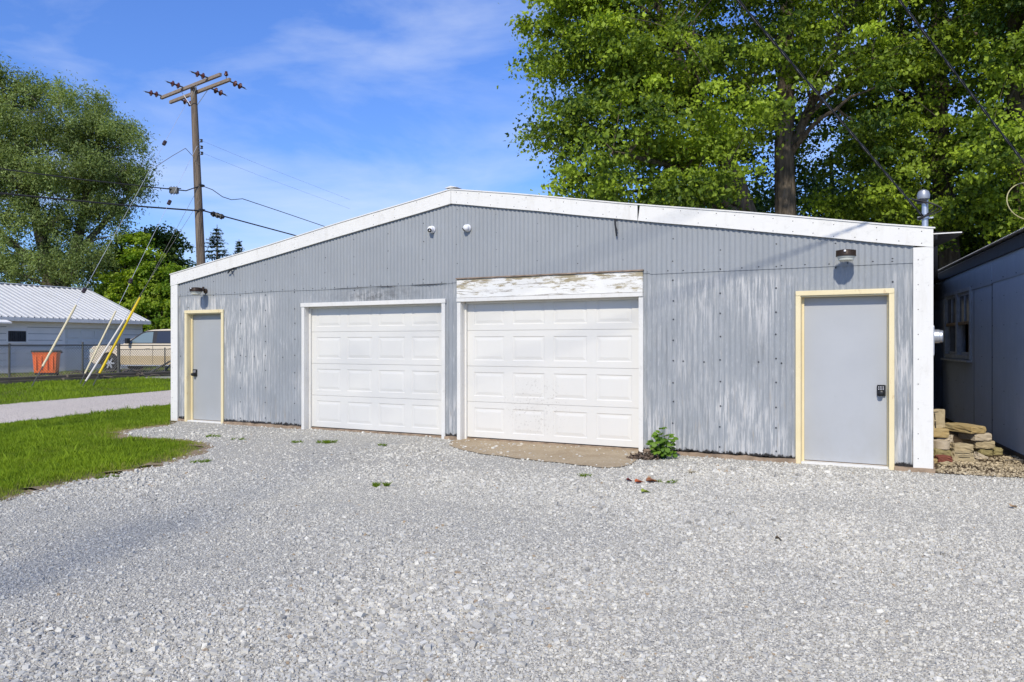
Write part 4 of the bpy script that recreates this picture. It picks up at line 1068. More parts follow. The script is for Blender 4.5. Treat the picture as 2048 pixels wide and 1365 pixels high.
# cab greenhouse: tapered
def taper(pts, y_lo, y_hi, z0, z1, mi=0):
    n = len(pts); vs = []
    for sg in (-1, 1):
        for x, z in pts:
            t = (z - z0) / (z1 - z0); vs.append((x, sg * (y_lo + (y_hi - y_lo) * t), z))
    return vs, [list(range(n)), list(range(2 * n - 1, n - 1, -1))] + [(i, i + n, (i + 1) % n + n, (i + 1) % n) for i in range(n)]
m = MB(); m.add(*taper([(-.58, 1.22), (-.80, 1.34), (-1.42, 1.74), (-1.62, 1.82), (-1.95, 1.87), (-2.7, 1.90), (-3.2, 1.86), (-3.38, 1.78), (-3.52, 1.24)], .95, .70, 1.22, 1.90)); cab = m.build('cab', tan, truck, bevel=.03)
def side_glass(nm, mt, pts, off=.006):
    for sg in (-1, 1):
        m = MB()
        vs = [(x, sg * ((.95 + (.70 - .95) * (z - 1.22) / .68) + off), z) for x, z in pts]; vs2 = [(x, y - sg * .02, z) for x, y, z in vs]
        n = len(vs); m.add(vs + vs2, [list(range(n)), list(range(2 * n - 1, n - 1, -1))] + [(i, (i + 1) % n, (i + 1) % n + n, i + n) for i in range(n)])
        m.build(nm, mt, truck)
gl = N('car_glass'); gl.fin((.16, .21, .22), .06, 0, .9); M_CG = gl.m
gl2 = N('tinted_car_glass'); gl2.fin((.03, .032, .035), .06, 0, .9); M_CG2 = gl2.m
side_glass('front_window', M_CG, [(-.93, 1.30), (-1.48, 1.70), (-1.66, 1.755), (-1.98, 1.775), (-2.04, 1.30)])
side_glass('rear_window', M_CG2, [(-2.22, 1.30), (-2.18, 1.78), (-2.95, 1.79), (-3.12, 1.66), (-3.16, 1.30)])
side_glass('window_surround', M_BLACK, [(-.78, 1.265), (-.86, 1.34), (-1.46, 1.765), (-1.66, 1.81), (-2.0, 1.825), (-3.0, 1.835), (-3.24, 1.70), (-3.30, 1.265)], .002)
m = MB(); m.add([(-.74, -.80, 1.31), (-.74, .80, 1.31), (-1.44, .66, 1.765), (-1.44, -.66, 1.765)], [(0, 1, 2, 3)]); m.build('windshield', M_CG2, truck)
for sg in (-1, 1):
    m = MB(); m.box(-1.06, -.92, sg * .95 if sg > 0 else -1.22, 1.22 if sg > 0 else -.95, 1.26, 1.30); m.box(-1.06, -.94, 1.02 if sg > 0 else -1.24, 1.24 if sg > 0 else -1.02, 1.27, 1.50); m.build('mirror', M_BLACK, truck, bevel=.03)
for ax in (0, -3.68):
    for sg in (-1, 1):
        Mt = Matrix.Translation((ax, sg * .84, .41)) @ Matrix.Rotation(R(-90 * sg), 4, 'X')
        m = MB(); m.lathe([(.26, -.13), (.37, -.13), (.405, -.10), (.41, 0), (.405, .10), (.37, .135), (.27, .13), (.255, .05)], 32, 0, Mt); wh = m.build('wheel', simple('tyre_rubber', (.03, .03, .03), .8), truck)
        m = MB(); m.lathe([(.255, .02), (.262, .115), (.245, .125), (.235, .06), (.0005, .03)], 32, 1, Mt)
        for k in range(6):
            a0 = k * 60
            Ms = Mt @ Matrix.Rotation(R(a0), 4, 'Z'); m.prism([(.05, -.045), (.24, -.028), (.24, .028), (.05, .045)], .09, .115, 0, Ms, axis='z')
        m.lathe([(.075, .08), (.07, .125), (.0005, .13)], 16, 0, Mt); m.build('rim', [simple('alloy', (.62, .62, .64), .3, .6), M_BLACK], wh)
        m = MB(); o_ = sg * (W_ + .018); a = arc(ax, .53, 178, 2, 18); b = arc(ax, .47, 178, 2, 18)
        m.prism(a + b[::-1], min(o_, o_ - .06 * sg), max(o_, o_ - .06 * sg)); m.build('wheel_arch', tan, truck, bevel=.01)
m = MB(); m.box(.70, 1.02, -.96, .96, .48, .74); m.build('front_bumper', M_GALV, truck, bevel=.04)
m = MB(); m.box(.90, .96, -.55, .55, .78, 1.06); m.build('grille', M_BLACK, truck, bevel=.02)
for sg in (-1, 1):
    m = MB(); m.box(.74, .955, .60 if sg > 0 else -.985, .985 if sg > 0 else -.60, .86, 1.05); m.build('headlight', M_LENS, truck, bevel=.03)
for a in (-1.85, -2.95):
    for sg in (-1, 1): m = MB(); m.box(a - .10, a + .10, .975 * sg if sg > 0 else -1.005, 1.005 if sg > 0 else -.975, 1.06, 1.09); m.build('door_handle', tan, truck, bevel=.01)
for sg in (-1, 1): m = MB(); m.box(-3.1, -.65, .92 if sg > 0 else -1.10, 1.10 if sg > 0 else -.92, .30, .34); m.build('running_board', M_GALV, truck, bevel=.01)

# ================================================================== POLE BEHIND THE CAMERA and the drops it feeds
NP = Vector((-12.85, -2.7)); 
np_ = empty('utility_pole', 'wooden service pole standing beside the lot behind the photographer', 'utility pole', (NP.x, NP.y, 0))
m = MB(); m.tube([(0, 0, -.3), (0, 0, 7), (0, 0, 15.4)], [.18, .15, .11], 16); m.build('shaft', M_POLE, np_)
m = MB(); m.box(-.9, .9, -.22, -.12, 12.9, 13.02); m.build('crossarm', M_ARM, np_, bevel=.008)
ms = gw(12.515, .16, 0)
def drop(label, a, b, sag, r=.0078):
    e = empty('service_drop', label, 'service cable', a, 0, 'service cables overhead at the right')
    n = 40
    path = [a.lerp(b, i / n) + Vector((0, 0, -sag * 4 * (i / n) * (1 - i / n))) for i in range(n + 1)]
    path = [p - a for p in path]
    m = MB(); m.tube(path, r * .55, 6); m.build('bare_messenger', M_GALV, e)
    for k in range(2):
        pts = []
        for i in range(601):
            t = i / 600; p = path[min(int(t * n), n - 1)].lerp(path[min(int(t * n) + 1, n)], t * n - min(int(t * n), n - 1))
            ang = t * 300 + k * math.pi; pts.append(p + Vector((math.cos(ang) * r * .9, math.cos(ang) * r * -.6, math.sin(ang) * r)))
        m = MB(); m.tube(pts, r, 5); m.build('insulated_conductor', M_CABLE, e)
A1 = Vector((ms.x - .03, ms.y - .02, 2.3 + .59)); B1 = Vector((NP.x, NP.y, 14.75))
drop('twisted cable running from the garage mast up to the left', A1, B1, .10)
A2 = Vector((6.3, 9.45, 3.38)); B2 = Vector((NP.x, NP.y, 15.3))
drop('twisted cable running from the shed mast up to the left', A2, B2, -.0)
e = empty('service_mast', 'service mast with coiled drip loops over the blue shed', 'mast', (6.42, 9.5, 2.7))
m = MB(); m.tube([(0, 0, .1), (0, 0, .75)], .034, 12); m.lathe([(.04, .75), (.06, .79), (.05, .85), (.0005, .88)], 12); m.build('pipe', M_GALV, e)
m = MB(); pts = [(-.24 + .26 * math.cos(t) , -.05 + .04 * math.sin(t), .45 + .23 * math.sin(t)) for t in [2 * math.pi * i / 32 for i in range(33)]]; m.tube(pts, .0065, 6, cap=False); m.build('yellow_loop', simple('yellowish_cable', (.40, .36, .17), .5), e)
for k in range(3):
    m = MB(); m.tube([(-.02, -.05, .62), (-.10 - .03 * k, -.08, .48), (-.17 - .04 * k, -.08, .33 + .02 * k), (-.14 - .03 * k, -.08, .26), (-.10, -.08, .38), (-.02, -.05, .46)], .009, 6); m.build('drip_loop', M_CABLE, e)

# ================================================================== TREES
def bez(a, b, bow, n=6):
    a, b = Vector(a), Vector(b); mid = a.lerp(b, .5) + bow
    return [a * (1 - t) ** 2 + mid * 2 * t * (1 - t) + b * t * t for t in [i / n for i in range(n + 1)]]
def leaves(centres, crad, cflat, per, size, tones, droop=0, spread=1.0, asp=.55, up=.75):
    """leaf-sized kites scattered through sprays; centres (m,3)"""
    mc = len(centres); idx = np.repeat(np.arange(mc), per)
    n = len(idx); C = centres[idx]; rr = crad[idx]
    off = RNG.normal(0, .5, (n, 3)) * rr[:, None]; off[:, 2] *= cflat
    hd = np.hypot(off[:, 0], off[:, 1]); off[:, 2] -= droop * hd ** 1.5
    P = C + off
    nrm = RNG.normal(0, .62, (n, 3)); nrm[:, 2] += up; oc = P - centres.mean(0); nrm += .55 * oc / (np.linalg.norm(oc, axis=1, keepdims=True) + .1); nrm /= np.linalg.norm(nrm, axis=1, keepdims=True)
    t = RNG.normal(0, 1, (n, 3)); t[:, 2] -= .7; t -= nrm * (t * nrm).sum(1, keepdims=True); t /= np.linalg.norm(t, axis=1, keepdims=True)
    b = np.cross(nrm, t); s = size * RNG.uniform(.5, 1.45, n)[:, None]
    cup = nrm * s * .12
    V = np.stack([P, P + t * s * .45 + b * s * asp * .62 + cup, P + t * s * 1.05, P + t * s * .45 - b * s * asp * .62 + cup], 1).reshape(-1, 3)
    tn = np.clip(tones[idx] + RNG.normal(0, .14, n), 0, 1)
    return V, np.repeat(tn, 4)
def tree(name, label, group, base, trunks, crown, n_spray, per, leaf, mat, bk, srad=(.35, .75), flat=.45, droop=.25, power=2.6, asp=.62, limb_r=.10, n_limb=60, shell=.45, gaps=(.55, 3.0), twigs=220, up=.45, voids=()):
    """trunks: list of (points, radii). crown: list of ellipsoids (centre, radii, weight)"""
    base = Vector(base); root = empty(name, label, 'tree', base, 0, group)
    W = np.array([c[2] for c in crown], float); W /= W.sum(); S = []; T = []
    ph_ = RNG.uniform(0, 6, 6)
    while len(S) < n_spray:
        k = RNG.choice(len(crown), p=W); c, r = np.array(crown[k][0]), np.array(crown[k][1])
        u = RNG.uniform(-1, 1, 3); d = (np.abs(u) ** power).sum() ** (1 / power)
        if d > 1 or d < shell * RNG.uniform(0, 1.3): continue
        p = c + u * r
        # lumpy density field: leaves gather in masses and leave gaps
        f = math.sin(p[0] * 6.28 / gaps[1] + ph_[0] + 1.3 * math.sin(p[2] * 1.7 + ph_[3])) * math.sin(p[1] * 6.28 / (gaps[1] * 1.1) + ph_[1]) + math.sin(p[2] * 6.28 / (gaps[1] * .8) + ph_[2] + 1.1 * math.sin(p[0] * 1.3 + ph_[4]))
        if f < -gaps[0] and RNG.random() < .93: continue
        if any(abs(p[0] - q[0] - (p[2] - q[2]) * q[5]) < q[1] and q[2] < p[2] < q[3] and p[1] < q[4] for q in voids): continue
        if d > .85 and RNG.random() < .45: continue
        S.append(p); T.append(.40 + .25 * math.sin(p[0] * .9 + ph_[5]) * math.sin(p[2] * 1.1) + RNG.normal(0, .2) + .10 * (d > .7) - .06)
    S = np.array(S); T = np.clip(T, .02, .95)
    V, tn = leaves(S, RNG.uniform(*srad, len(S)), flat, per, leaf, T, droop, asp=asp, up=up)
    b = np.array(base)
    # limbs: reach from the trunks to picked sprays
    m = MB()
    for pts, rad in trunks: m.tube([Vector(p) - base for p in pts], rad, 12)
    tp = [(Vector(p), r) for pts, rad in trunks for p, r in zip(pts, rad)]
    dense = []
    for pts, rad in trunks:
        for i in range(len(pts) - 1):
            for q in range(6): dense.append((Vector(pts[i]).lerp(Vector(pts[i + 1]), q / 6), rad[i] + (rad[i + 1] - rad[i]) * q / 6))
    order = RNG.permutation(len(S)); ends = []
    zlow = min(c[0][2] - c[1][2] for c in crown)
    for i in order[:n_limb]:
        e_ = Vector(S[i])
        cand = [(abs((e_ - p).length - .0) + max(0, p.z - e_.z + .3 * (e_ - p).length * 0 + .8) * 3, j) for j, (p, r) in enumerate(dense) if p.z > zlow - 1.5]
        if not cand: cand = [((e_ - p).length, j) for j, (p, r) in enumerate(dense)]
        j = min(cand)[1]; p, r = dense[j]
        L_ = (e_ - p).length; r0 = min(r * .6, limb_r * (.35 + L_ / 6))
        path = bez(p, e_, Vector((random.uniform(-.1, .1) * L_, random.uniform(-.1, .1) * L_, L_ * .12)), 7)
        path = [q + Vector((random.uniform(-1, 1), random.uniform(-1, 1), random.uniform(-1, 1))) * .02 * L_ if 0 < k < 7 else q for k, q in enumerate(path)]
        m.tube([q - base for q in path], [r0 * (1 - .85 * k / 7) for k in range(8)], 6)
        for k in range(2, 8): ends.append((path[k], r0 * (1 - .85 * k / 7)))
    for i in order[n_limb:n_limb + twigs]:
        e_ = Vector(S[i]); p, r = min(ends, key=lambda q: (q[0] - e_).length) if ends else dense[-1]
        L_ = (e_ - p).length
        if L_ > 3.5: continue
        path = bez(p, e_, Vector((0, 0, .1 * L_)), 3)
        m.tube([q - base for q in path], [max(.006, min(r * .7, .03) * (1 - .75 * k / 3)) for k in range(4)], 4)
    m.build('trunk', bk, root)
    o = np_mesh('crown', V - np.tile(b, (len(V), 1)), 4, mat, root, attr=tn)
    return root
gnd = lambda x, y: (x, y, float(hgt(x, y)))
# big maple right of centre: two stems
tree('maple_tree', 'largest maple, its two bare stems rising behind the garage roof', 'trees behind the garage',
     (7.9, 22.5, 0),
     [([(7.9, 22.5, -.2), (7.85, 22.5, 2), (7.8, 22.5, 4.5), (7.75, 22.5, 7), (7.85, 22.6, 10), (7.9, 22.6, 14), (8, 22.6, 18)], [.40, .35, .31, .27, .22, .14, .05]),
      ([(7.55, 22.4, .2), (7.1, 22.3, 3.2), (6.8, 22.2, 4.5), (6.2, 22.1, 6.2), (5.2, 22.0, 8), (4.2, 22, 10.5), (3.4, 22, 13)], [.38, .33, .29, .24, .18, .12, .04]),
      ([(7.75, 22.5, 6.5), (8.6, 22.2, 8.6), (9.6, 22, 11), (10, 22, 14)], [.15, .12, .09, .04])],
     [((5.2, 22.0, 11.6), (4.9, 5.0, 5.8), 1.5), ((9.2, 23.0, 12), (5.2, 5, 6.5), 1.1), ((3.3, 21.2, 7.4), (2.9, 3.0, 2.8), .50), ((4.4, 21, 5.3), (3.0, 2.6, 1.7), .36), ((9.0, 20.4, 8.3), (2.2, 1.2, 1.5), .10), ((2.2, 21.5, 9.6), (1.9, 2.0, 2.6), .26), ((2.0, 21.5, 12.6), (1.6, 2, 2.4), .20)],
     2050, 100, .104, M_LEAF, M_BARK, (.25, .75), .34, .3, gaps=(.05, 2.1), limb_r=.13, n_limb=70, twigs=420, voids=[(7.9, .85, 2, 8.6, 22.6, 0), (7.5, .8, 2, 6.6, 22.3, -.28), (3.2, .5, 5.2, 6.4, 30, 0), (1.6, .5, 8.0, 9.0, 30, 0), (5.0, .45, 7.6, 8.6, 30, .3)])
tree('maple_tree', 'slender dark-stemmed maple behind the service mast', 'trees behind the garage',
     (12.6, 22.8, 0),
     [([(12.9, 22.8, -.2), (12.6, 22.8, 4), (12.3, 22.8, 8), (12.3, 22.8, 12), (12.2, 22.8, 16)], [.36, .30, .25, .17, .04]), ([(12.5, 22.8, 7), (11.3, 22.6, 9.6), (10.7, 22.5, 12.6)], [.18, .13, .04])],
     [((12.6, 23.5, 12.2), (3.6, 4, 5.2), 1.0), ((12.4, 22.4, 6.0), (3.4, 3.0, 2.4), .75), ((14.2, 19.8, 8.2), (1.4, 1.0, 2.0), .12)],
     1150, 92, .104, M_LEAF, M_BARK, (.25, .65), .36, .3, gaps=(.2, 2.3), n_limb=36, twigs=240, voids=[(12.35, .5, 7.2, 11.5, 22.9, 0)])
tree('maple_tree', 'thick-trunked maple at the right edge of the photo', 'trees behind the garage',
     (13.4, 20.2, 0),
     [([(13.4, 20.2, -.2), (13.3, 20.2, 3), (13.15, 20.2, 6), (13.05, 20.2, 9), (13.1, 20.2, 13), (13.1, 20.2, 17)], [.52, .45, .40, .35, .24, .05]), ([(13.15, 20.2, 7), (14.2, 20, 9), (15.3, 20, 12)], [.22, .16, .05])],
     [((14.5, 20.0, 12.6), (4.2, 4.4, 4.8), 1.0), ((14.0, 18.6, 5.0), (2.6, 2.0, 1.7), .35), ((11.9, 18.4, 9.4), (1.3, 1.0, 2.0), .12), ((11.2, 18.4, 6.2), (.8, .8, 1.3), .06), ((13.2, 18.4, 9.8), (1.8, 1.2, 1.4), .15)],
     1100, 92, .104, M_LEAF, M_BARK, (.25, .65), .36, .3, gaps=(.2, 2.3), n_limb=36, twigs=240, voids=[(13.1, .75, 4.8, 8.4, 20.3, 0)])
# darker trees standing behind the three maples
for i, (x, y, r, h_, lab) in enumerate(((5.6, 31, 4.0, 7.6, 'shaded tree behind the leaning stem of the largest maple'), (12.5, 31, 5.0, 9.0, 'shaded tree showing between the two stouter maple trunks'), (19.5, 30, 5.5, 9.0, 'shaded tree behind the blue shed'), (16.2, 25.5, 3.2, 6.5, 'low leafy tree just over the shed roof'))):
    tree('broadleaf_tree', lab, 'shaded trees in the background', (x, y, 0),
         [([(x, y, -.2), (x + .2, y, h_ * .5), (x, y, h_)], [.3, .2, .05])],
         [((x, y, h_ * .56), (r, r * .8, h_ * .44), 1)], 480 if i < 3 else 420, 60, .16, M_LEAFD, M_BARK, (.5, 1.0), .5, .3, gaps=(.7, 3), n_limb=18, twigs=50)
# thin-crowned tree behind the photographer: its light shade lies over the left of the lot
tree('shade_tree', 'thin-leaved tall tree standing behind the photographer', None, (-7.7, -10.5, 0),
     [([(-7.7, -10.5, -.2), (-7.7, -10.5, 6), (-7.5, -10.5, 11), (-7.6, -10.5, 15)], [.12, .09, .06, .03])],
     [((-7.8, -10.3, 13.6), (5.6, 3.4, 2.2), 1), ((-7.2, -2.4, 13.6), (2.6, 1.8, 1.0), .24)], 420, 6, .11, M_LEAF, M_BARKL, (1.6, 2.6), .8, .1, gaps=(2.5, 3), n_limb=14, twigs=20, limb_r=.035)
# left: big drooping tree
tree('weeping_tree', 'large grey-green drooping tree filling the left edge', None, gnd(-26.2, 45.5),
     [([(-26.4, 45.5, 0), (-26.3, 45.5, 3.5), (-26.9, 45.4, 7), (-27.6, 45.3, 10), (-28.6, 45.2, 14), (-29.2, 45, 16.6)], [.58, .48, .36, .26, .14, .04]), ([(-26.3, 45.5, 3.2), (-24.9, 45.2, 7), (-24.2, 45, 10), (-23.4, 45, 13.5)], [.36, .28, .19, .05]), ([(-25.0, 45.2, 6.5), (-22.6, 45, 9.0), (-21.3, 45, 10.4)], [.2, .13, .04]), ([(-26.7, 45.5, 5.5), (-29.5, 45, 8), (-31.5, 45, 9)], [.22, .14, .04])],
     [((-26.0, 45, 12.3), (4.6, 4.4, 3.7), 1.1), ((-22.9, 44.6, 11.0), (2.1, 2.6, 2.8), .32), ((-26.2, 44, 6.4), (5.0, 3.2, 3.0), .7), ((-30.3, 45, 12.0), (3.0, 3.4, 4.4), .5), ((-28.9, 45, 16.0), (2.0, 2.2, 1.5), .14), ((-23.9, 45, 14.4), (1.7, 2, 1.2), .09)],
     1450, 112, .15, M_WILL, M_BARKL, (.25, .8), 1.15, .25, gaps=(-.05, 3.0), asp=.34, n_limb=70, twigs=420, up=.35)
# dark tree right of it, lime young maple, conifers, hedge
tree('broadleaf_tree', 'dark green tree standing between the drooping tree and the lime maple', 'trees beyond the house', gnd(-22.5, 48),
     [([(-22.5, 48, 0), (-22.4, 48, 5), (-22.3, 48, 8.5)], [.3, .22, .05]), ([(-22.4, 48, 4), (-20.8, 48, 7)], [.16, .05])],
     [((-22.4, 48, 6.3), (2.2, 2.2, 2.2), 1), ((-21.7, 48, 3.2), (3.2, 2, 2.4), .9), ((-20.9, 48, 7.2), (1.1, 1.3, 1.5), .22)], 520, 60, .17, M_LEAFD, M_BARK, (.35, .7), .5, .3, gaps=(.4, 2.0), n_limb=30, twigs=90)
tree('maple_tree', 'young lime green maple above the truck', None, gnd(-20.3, 45.0),
     [([(-20.3, 45, 0), (-20.25, 45, 3), (-20.3, 45, 6.3)], [.16, .11, .03]), ([(-20.3, 45, 2.4), (-19, 44.9, 5.2)], [.08, .02]), ([(-20.3, 45, 2), (-21.6, 44.9, 4.8)], [.08, .02])],
     [((-20.9, 44.3, 5.9), (1.1, 1.0, 1.7), .44), ((-22.2, 44.2, 4.0), (1.3, 1.1, 1.4), .48), ((-19.0, 44.6, 4.7), (1.1, 1.1, 1.3), .42), ((-20.0, 44.6, 2.8), (2.7, 1.5, 2.0), .9), ((-17.4, 44.6, 4.2), (1.1, 1, .7), .14), ((-22.7, 44.6, 2.9), (.8, .9, 1.1), .16)],
     560, 56, .15, M_YLEAF, M_BARKL, (.16, .5), .6, .1, gaps=(.25, 1.2), n_limb=40, twigs=160)
for i, (x, y, r, h_, lab) in enumerate(((-15.2, 41, 1.7, 3.4, 'dark leafy shrub behind the truck cab'), (-12.6, 42, 2.0, 3.6, 'dark leafy shrub hidden partly by the garage corner'), (-28.5, 50, 4.5, 8.5, 'dark tree behind the white building roof at the far left'), (-21.0, 52, 4.2, 7.0, 'dark tree closing the gap above the house ridge'))):
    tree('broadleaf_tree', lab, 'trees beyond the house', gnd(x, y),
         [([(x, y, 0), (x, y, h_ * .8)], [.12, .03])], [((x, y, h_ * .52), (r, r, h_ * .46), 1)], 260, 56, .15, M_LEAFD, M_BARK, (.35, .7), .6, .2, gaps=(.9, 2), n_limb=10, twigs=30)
def conifer(x, y, h_, r, lab):
    root = empty('conifer_tree', lab, 'tree', gnd(x, y), 0, 'distant conifers over the garage roof')
    m = MB(); m.tube([(0, 0, 0), (0, 0, h_)], [.22, .02], 8)
    Vs = []; tn = []
    z = h_ * .12
    while z < h_ * .99:
        rad = r * (1 - z / h_) ** .85 + .08
        for k in range(6):
            a = random.uniform(0, 6.28); L_ = rad * random.uniform(.55, 1.15)
            d = Vector((math.cos(a), math.sin(a), -.12)); m.tube([(0, 0, z), d * L_ * .6 + Vector((0, 0, z)), d * L_ + Vector((0, 0, z + .10 * L_))], [.03, .02, .005], 4)
            n = int(26 * L_) + 8
            for _ in range(n):
                t = random.uniform(.1, 1) ** .8; p = d * L_ * t + Vector((0, 0, z + .10 * L_ * t * t)); s_ = random.uniform(.10, .22)
                q = Vector((random.uniform(-1, 1), random.uniform(-1, 1), random.uniform(-.9, .3))).normalized() * s_; b = q.cross(Vector((0, 0, 1))).normalized() * s_ * .35
                p = p + q * .3
                Vs += [p, p + q * .5 + b, p + q, p + q * .5 - b]; tn += [random.uniform(.2, .9)] * 4
        z += .30 * random.uniform(.7, 1.3) * max(.5, h_ / 12)
    m.build('trunk', M_BARK, root); np_mesh('crown', np.array([tuple(v) for v in Vs]), 4, M_CONIF, root, attr=np.array(tn))
conifer(-22.4, 60, 10.3, 4.2, 'taller open conifer right of the utility pole')
conifer(-21.6, 62.5, 9.5, 2.3, 'short narrow conifer just over the white roof edge')

# ================================================================== STONE PILE between the buildings
M_BLK = []
def blkmat(name, a, b, moss=.3):
    g = N(name); c = g.mix(g.ramp(g.noise(7, 6, .7), .3, .7), a, b); c = g.mix(g.ramp(g.noise(14, 5, .7), .55, .7, 0, moss), c, (.16, .15, .06)); c = g.mix(g.ramp(g.noise(40, 4, .7), .6, .7, 0, .5), c, tuple(q * .5 for q in a))
    g.bump(g.noise(30, 5, .7), .6, .006); return g.fin(c, .9, 0, .15)
B1_ = blkmat('tan_block', (.34, .27, .16), (.52, .44, .29)); B2_ = blkmat('gold_block', (.36, .25, .10), (.50, .40, .22), .4); B3_ = blkmat('pale_block', (.42, .35, .26), (.58, .50, .38), .15); B4_ = blkmat('red_brick', (.16, .05, .035), (.26, .10, .07), .1); B5_ = blkmat('mossy_block', (.22, .19, .08), (.38, .32, .17), .6)
def block(label, px0, px1, py0, py1, z, depth, mat, yaw=0, roll=0, shape='box', grooves=None, name='stone_block'):
    """front face spans these photo pixels at distance z"""
    w = (px1 - px0) / F * z; h_ = (py1 - py0) / F * z; c = wp((px0 + px1) / 2, py1, z)
    bm = bmesh.new()
    if shape == 'box':
        bmesh.ops.create_cube(bm, size=1); bmesh.ops.subdivide_edges(bm, edges=bm.edges[:], cuts=4, use_grid_fill=True)
        for v in bm.verts:
            p = v.co; e_ = sum(1 for q in p if abs(abs(q) - .5) < 1e-4)
            k = 1 - (.025 if e_ >= 2 else 0) - (.02 if e_ == 3 else 0)
            v.co = Vector((p.x * w * k + random.gauss(0, .0045), p.y * depth * k + random.gauss(0, .0045), (p.z * k) * h_ + random.gauss(0, .0036)))
        for v in bm.verts: v.co.z += h_ / 2; v.co.y += depth / 2
    else:                                                               # rounded-front shaped coping
        pts = []
        for i in range(13):
            a = math.pi * i / 12; pts.append((-w / 2 * math.cos(a) * (1 if i > 6 else .9), -depth * .35 * math.sin(a)))
        pts += [(w / 2, depth * .6), (-w / 2 * .8, depth * .6)]
        f = bm.faces.new([bm.verts.new((x, y, 0)) for x, y in pts]); r_ = bmesh.ops.extrude_face_region(bm, geom=[f])
        for v in r_['geom']:
            if isinstance(v, bmesh.types.BMVert): v.co.z += h_
        bmesh.ops.recalc_face_normals(bm, faces=bm.faces[:])
        for v in bm.verts: v.co.y += depth * .35
    me = bpy.data.meshes.new(name); bm.to_mesh(me); bm.free(); me.materials.append(mat)
    if grooves:
        gm = MB()
    o = bpy.data.objects.new(name, me); COL.objects.link(o); o.location = c; o.rotation_euler = (0, R(roll), R(yaw))
    b = o.modifiers.new('bevel', 'BEVEL'); b.width = .006; b.segments = 2; b.limit_method = 'ANGLE'; b.angle_limit = R(50)
    tag(o, label, 'stone block' if name != 'red_brick' else 'brick', 'blocks piled between the buildings')
    if grooves:
        for (x0, x1, z0, z1) in grooves: gm.box(-w / 2 + x0 * w, -w / 2 + x1 * w, -.004, .01, z0 * h_, z1 * h_)
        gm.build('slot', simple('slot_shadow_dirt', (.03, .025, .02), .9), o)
    return o
block('upright slotted tan block on top of the left heap', 1858, 1892, 820, 858, 10.05, .10, B1_, -3, -4, grooves=[(.36, .42, .03, .82), (.1, .62, .87, .90)])
block('long golden slab beneath the upright slotted block', 1852, 1900, 858, 876, 9.95, .24, B2_, 3, 2)
block('shaped pale coping piece lying over the slanting slab', 1880, 1908, 884, 900, 9.70, .26, B3_, 10, 2, 'round')
block('pinkish stone end sticking out behind the coping', 1893, 1909, 871, 885, 10.2, .15, B3_, 20, 5)
block('flat pale piece tucked behind the shaped coping', 1874, 1902, 877, 890, 9.98, .20, B3_, -8, 2)
block('slanting striped slab low in the left heap', 1869, 1903, 900, 917, 9.72, .2, B5_, 0, 9)
block('dark red brick near the front of the left heap', 1878, 1904, 914, 928, 9.52, .16, B4_, -14, 0, name='red_brick')
block('small tan chip lying foremost in front of the red brick', 1885, 1909, 927, 934, 9.30, .10, B1_, 5, -3)
block('tan block resting on the slotted block in the middle', 1909, 1947, 889, 905, 9.78, .16, B1_, -3, 2)
block('slotted tan block standing on the pebbles in the middle', 1908, 1948, 906, 926, 9.64, .14, B1_, -2, 2, grooves=[(.05, .86, .92, .97), (.22, .78, .52, .56)])
block('pale slab leaning at the right of the slotted block', 1951, 1973, 909, 921, 9.86, .10, B3_, 0, 24)
block('topmost flat block of the right stack', 1940, 1977, 853, 868, 10.08, .50, B2_, 14, 0)
block('second block of the right stack, pale faced', 1949, 1986, 868, 883, 10.1, .34, B3_, 5, 0)
block('third block down in the right stack', 1952, 1990, 883, 898, 10.12, .34, B1_, -2, 0)
block('mossy bottom block of the right stack', 1960, 1987, 898, 912, 10.14, .30, B5_, 6, 0)
block('mossy block lying right of the stack foot', 1988, 2006, 897, 912, 10.22, .20, B5_, -4, 0)
block('dull block half hidden by the garage corner', 1850, 1868, 875, 893, 9.8, .2, B5_, 0, 0)
block('lower dull block half hidden by the garage corner', 1850, 1867, 894, 912, 9.75, .2, B1_, 0, 0)
block('brown stone lying at the garage corner foot', 1860, 1877, 919, 929, 9.5, .15, B2_, 10, 4)
m = MB(); A = wp(2010, 932, 9.6); B = wp(2060, 929, 9.5); A.z = B.z = .03; m.tube([Vector((0, 0, 0)), (B - A) * .5 + Vector((0, .03, .01)), B - A], .008, 5); o = m.build('fallen_stick', M_OLDW); o.location = A; tag(o, 'pale thin stick lying on the dirt by the shed wall', 'stick')

# ================================================================== WEEDS and litter
def weed(name, lab, cat, at, n, r, hmax, size, mat=None, tone=(.3, .8), stems=True, group=None):
    root = empty(name, lab, cat, at, 0, group); Vs = []; tn = []; m = MB()
    for i in range(n):
        a = random.uniform(0, 6.28); d = r * random.random() ** .6; z = hmax * random.uniform(.15, 1) * (1 - .5 * d / r)
        p = Vector((math.cos(a) * d, math.sin(a) * d * .8, z)); s_ = size * random.uniform(.6, 1.2)
        nn = Vector((random.gauss(-.1, .5), random.gauss(-.35, .5), 1)).normalized(); t = Vector((math.cos(a), math.sin(a), -.3)); t = (t - nn * t.dot(nn)).normalized(); b = nn.cross(t)
        K = 8; lobes = [(0, 0), (.05, .38), (.35, .52), (.72, .38), (1, 0), (.72, -.38), (.35, -.52), (.05, -.38)]
        Vs += [p + t * s_ * x + b * s_ * y + nn * s_ * .12 * abs(y) * 2 for x, y in lobes]; tn += [random.uniform(*tone)] * K
        if stems: m.tube([(0 + p.x * .2, p.y * .2, 0), p * .6 + Vector((0, 0, .01)), p], .0025, 4)
    if stems: m.build('stem', M_WEED if mat is None else mat, root)
    np_mesh('leaves', np.array([tuple(v) for v in Vs]), 8, mat or M_WEED, root, attr=np.array(tn)); return root
weed('young_vine', 'bushy green vine seedling against the siding right of the white overhead door', 'plant', gp(1326, 918), 120, .15, .44, .066, group=None)
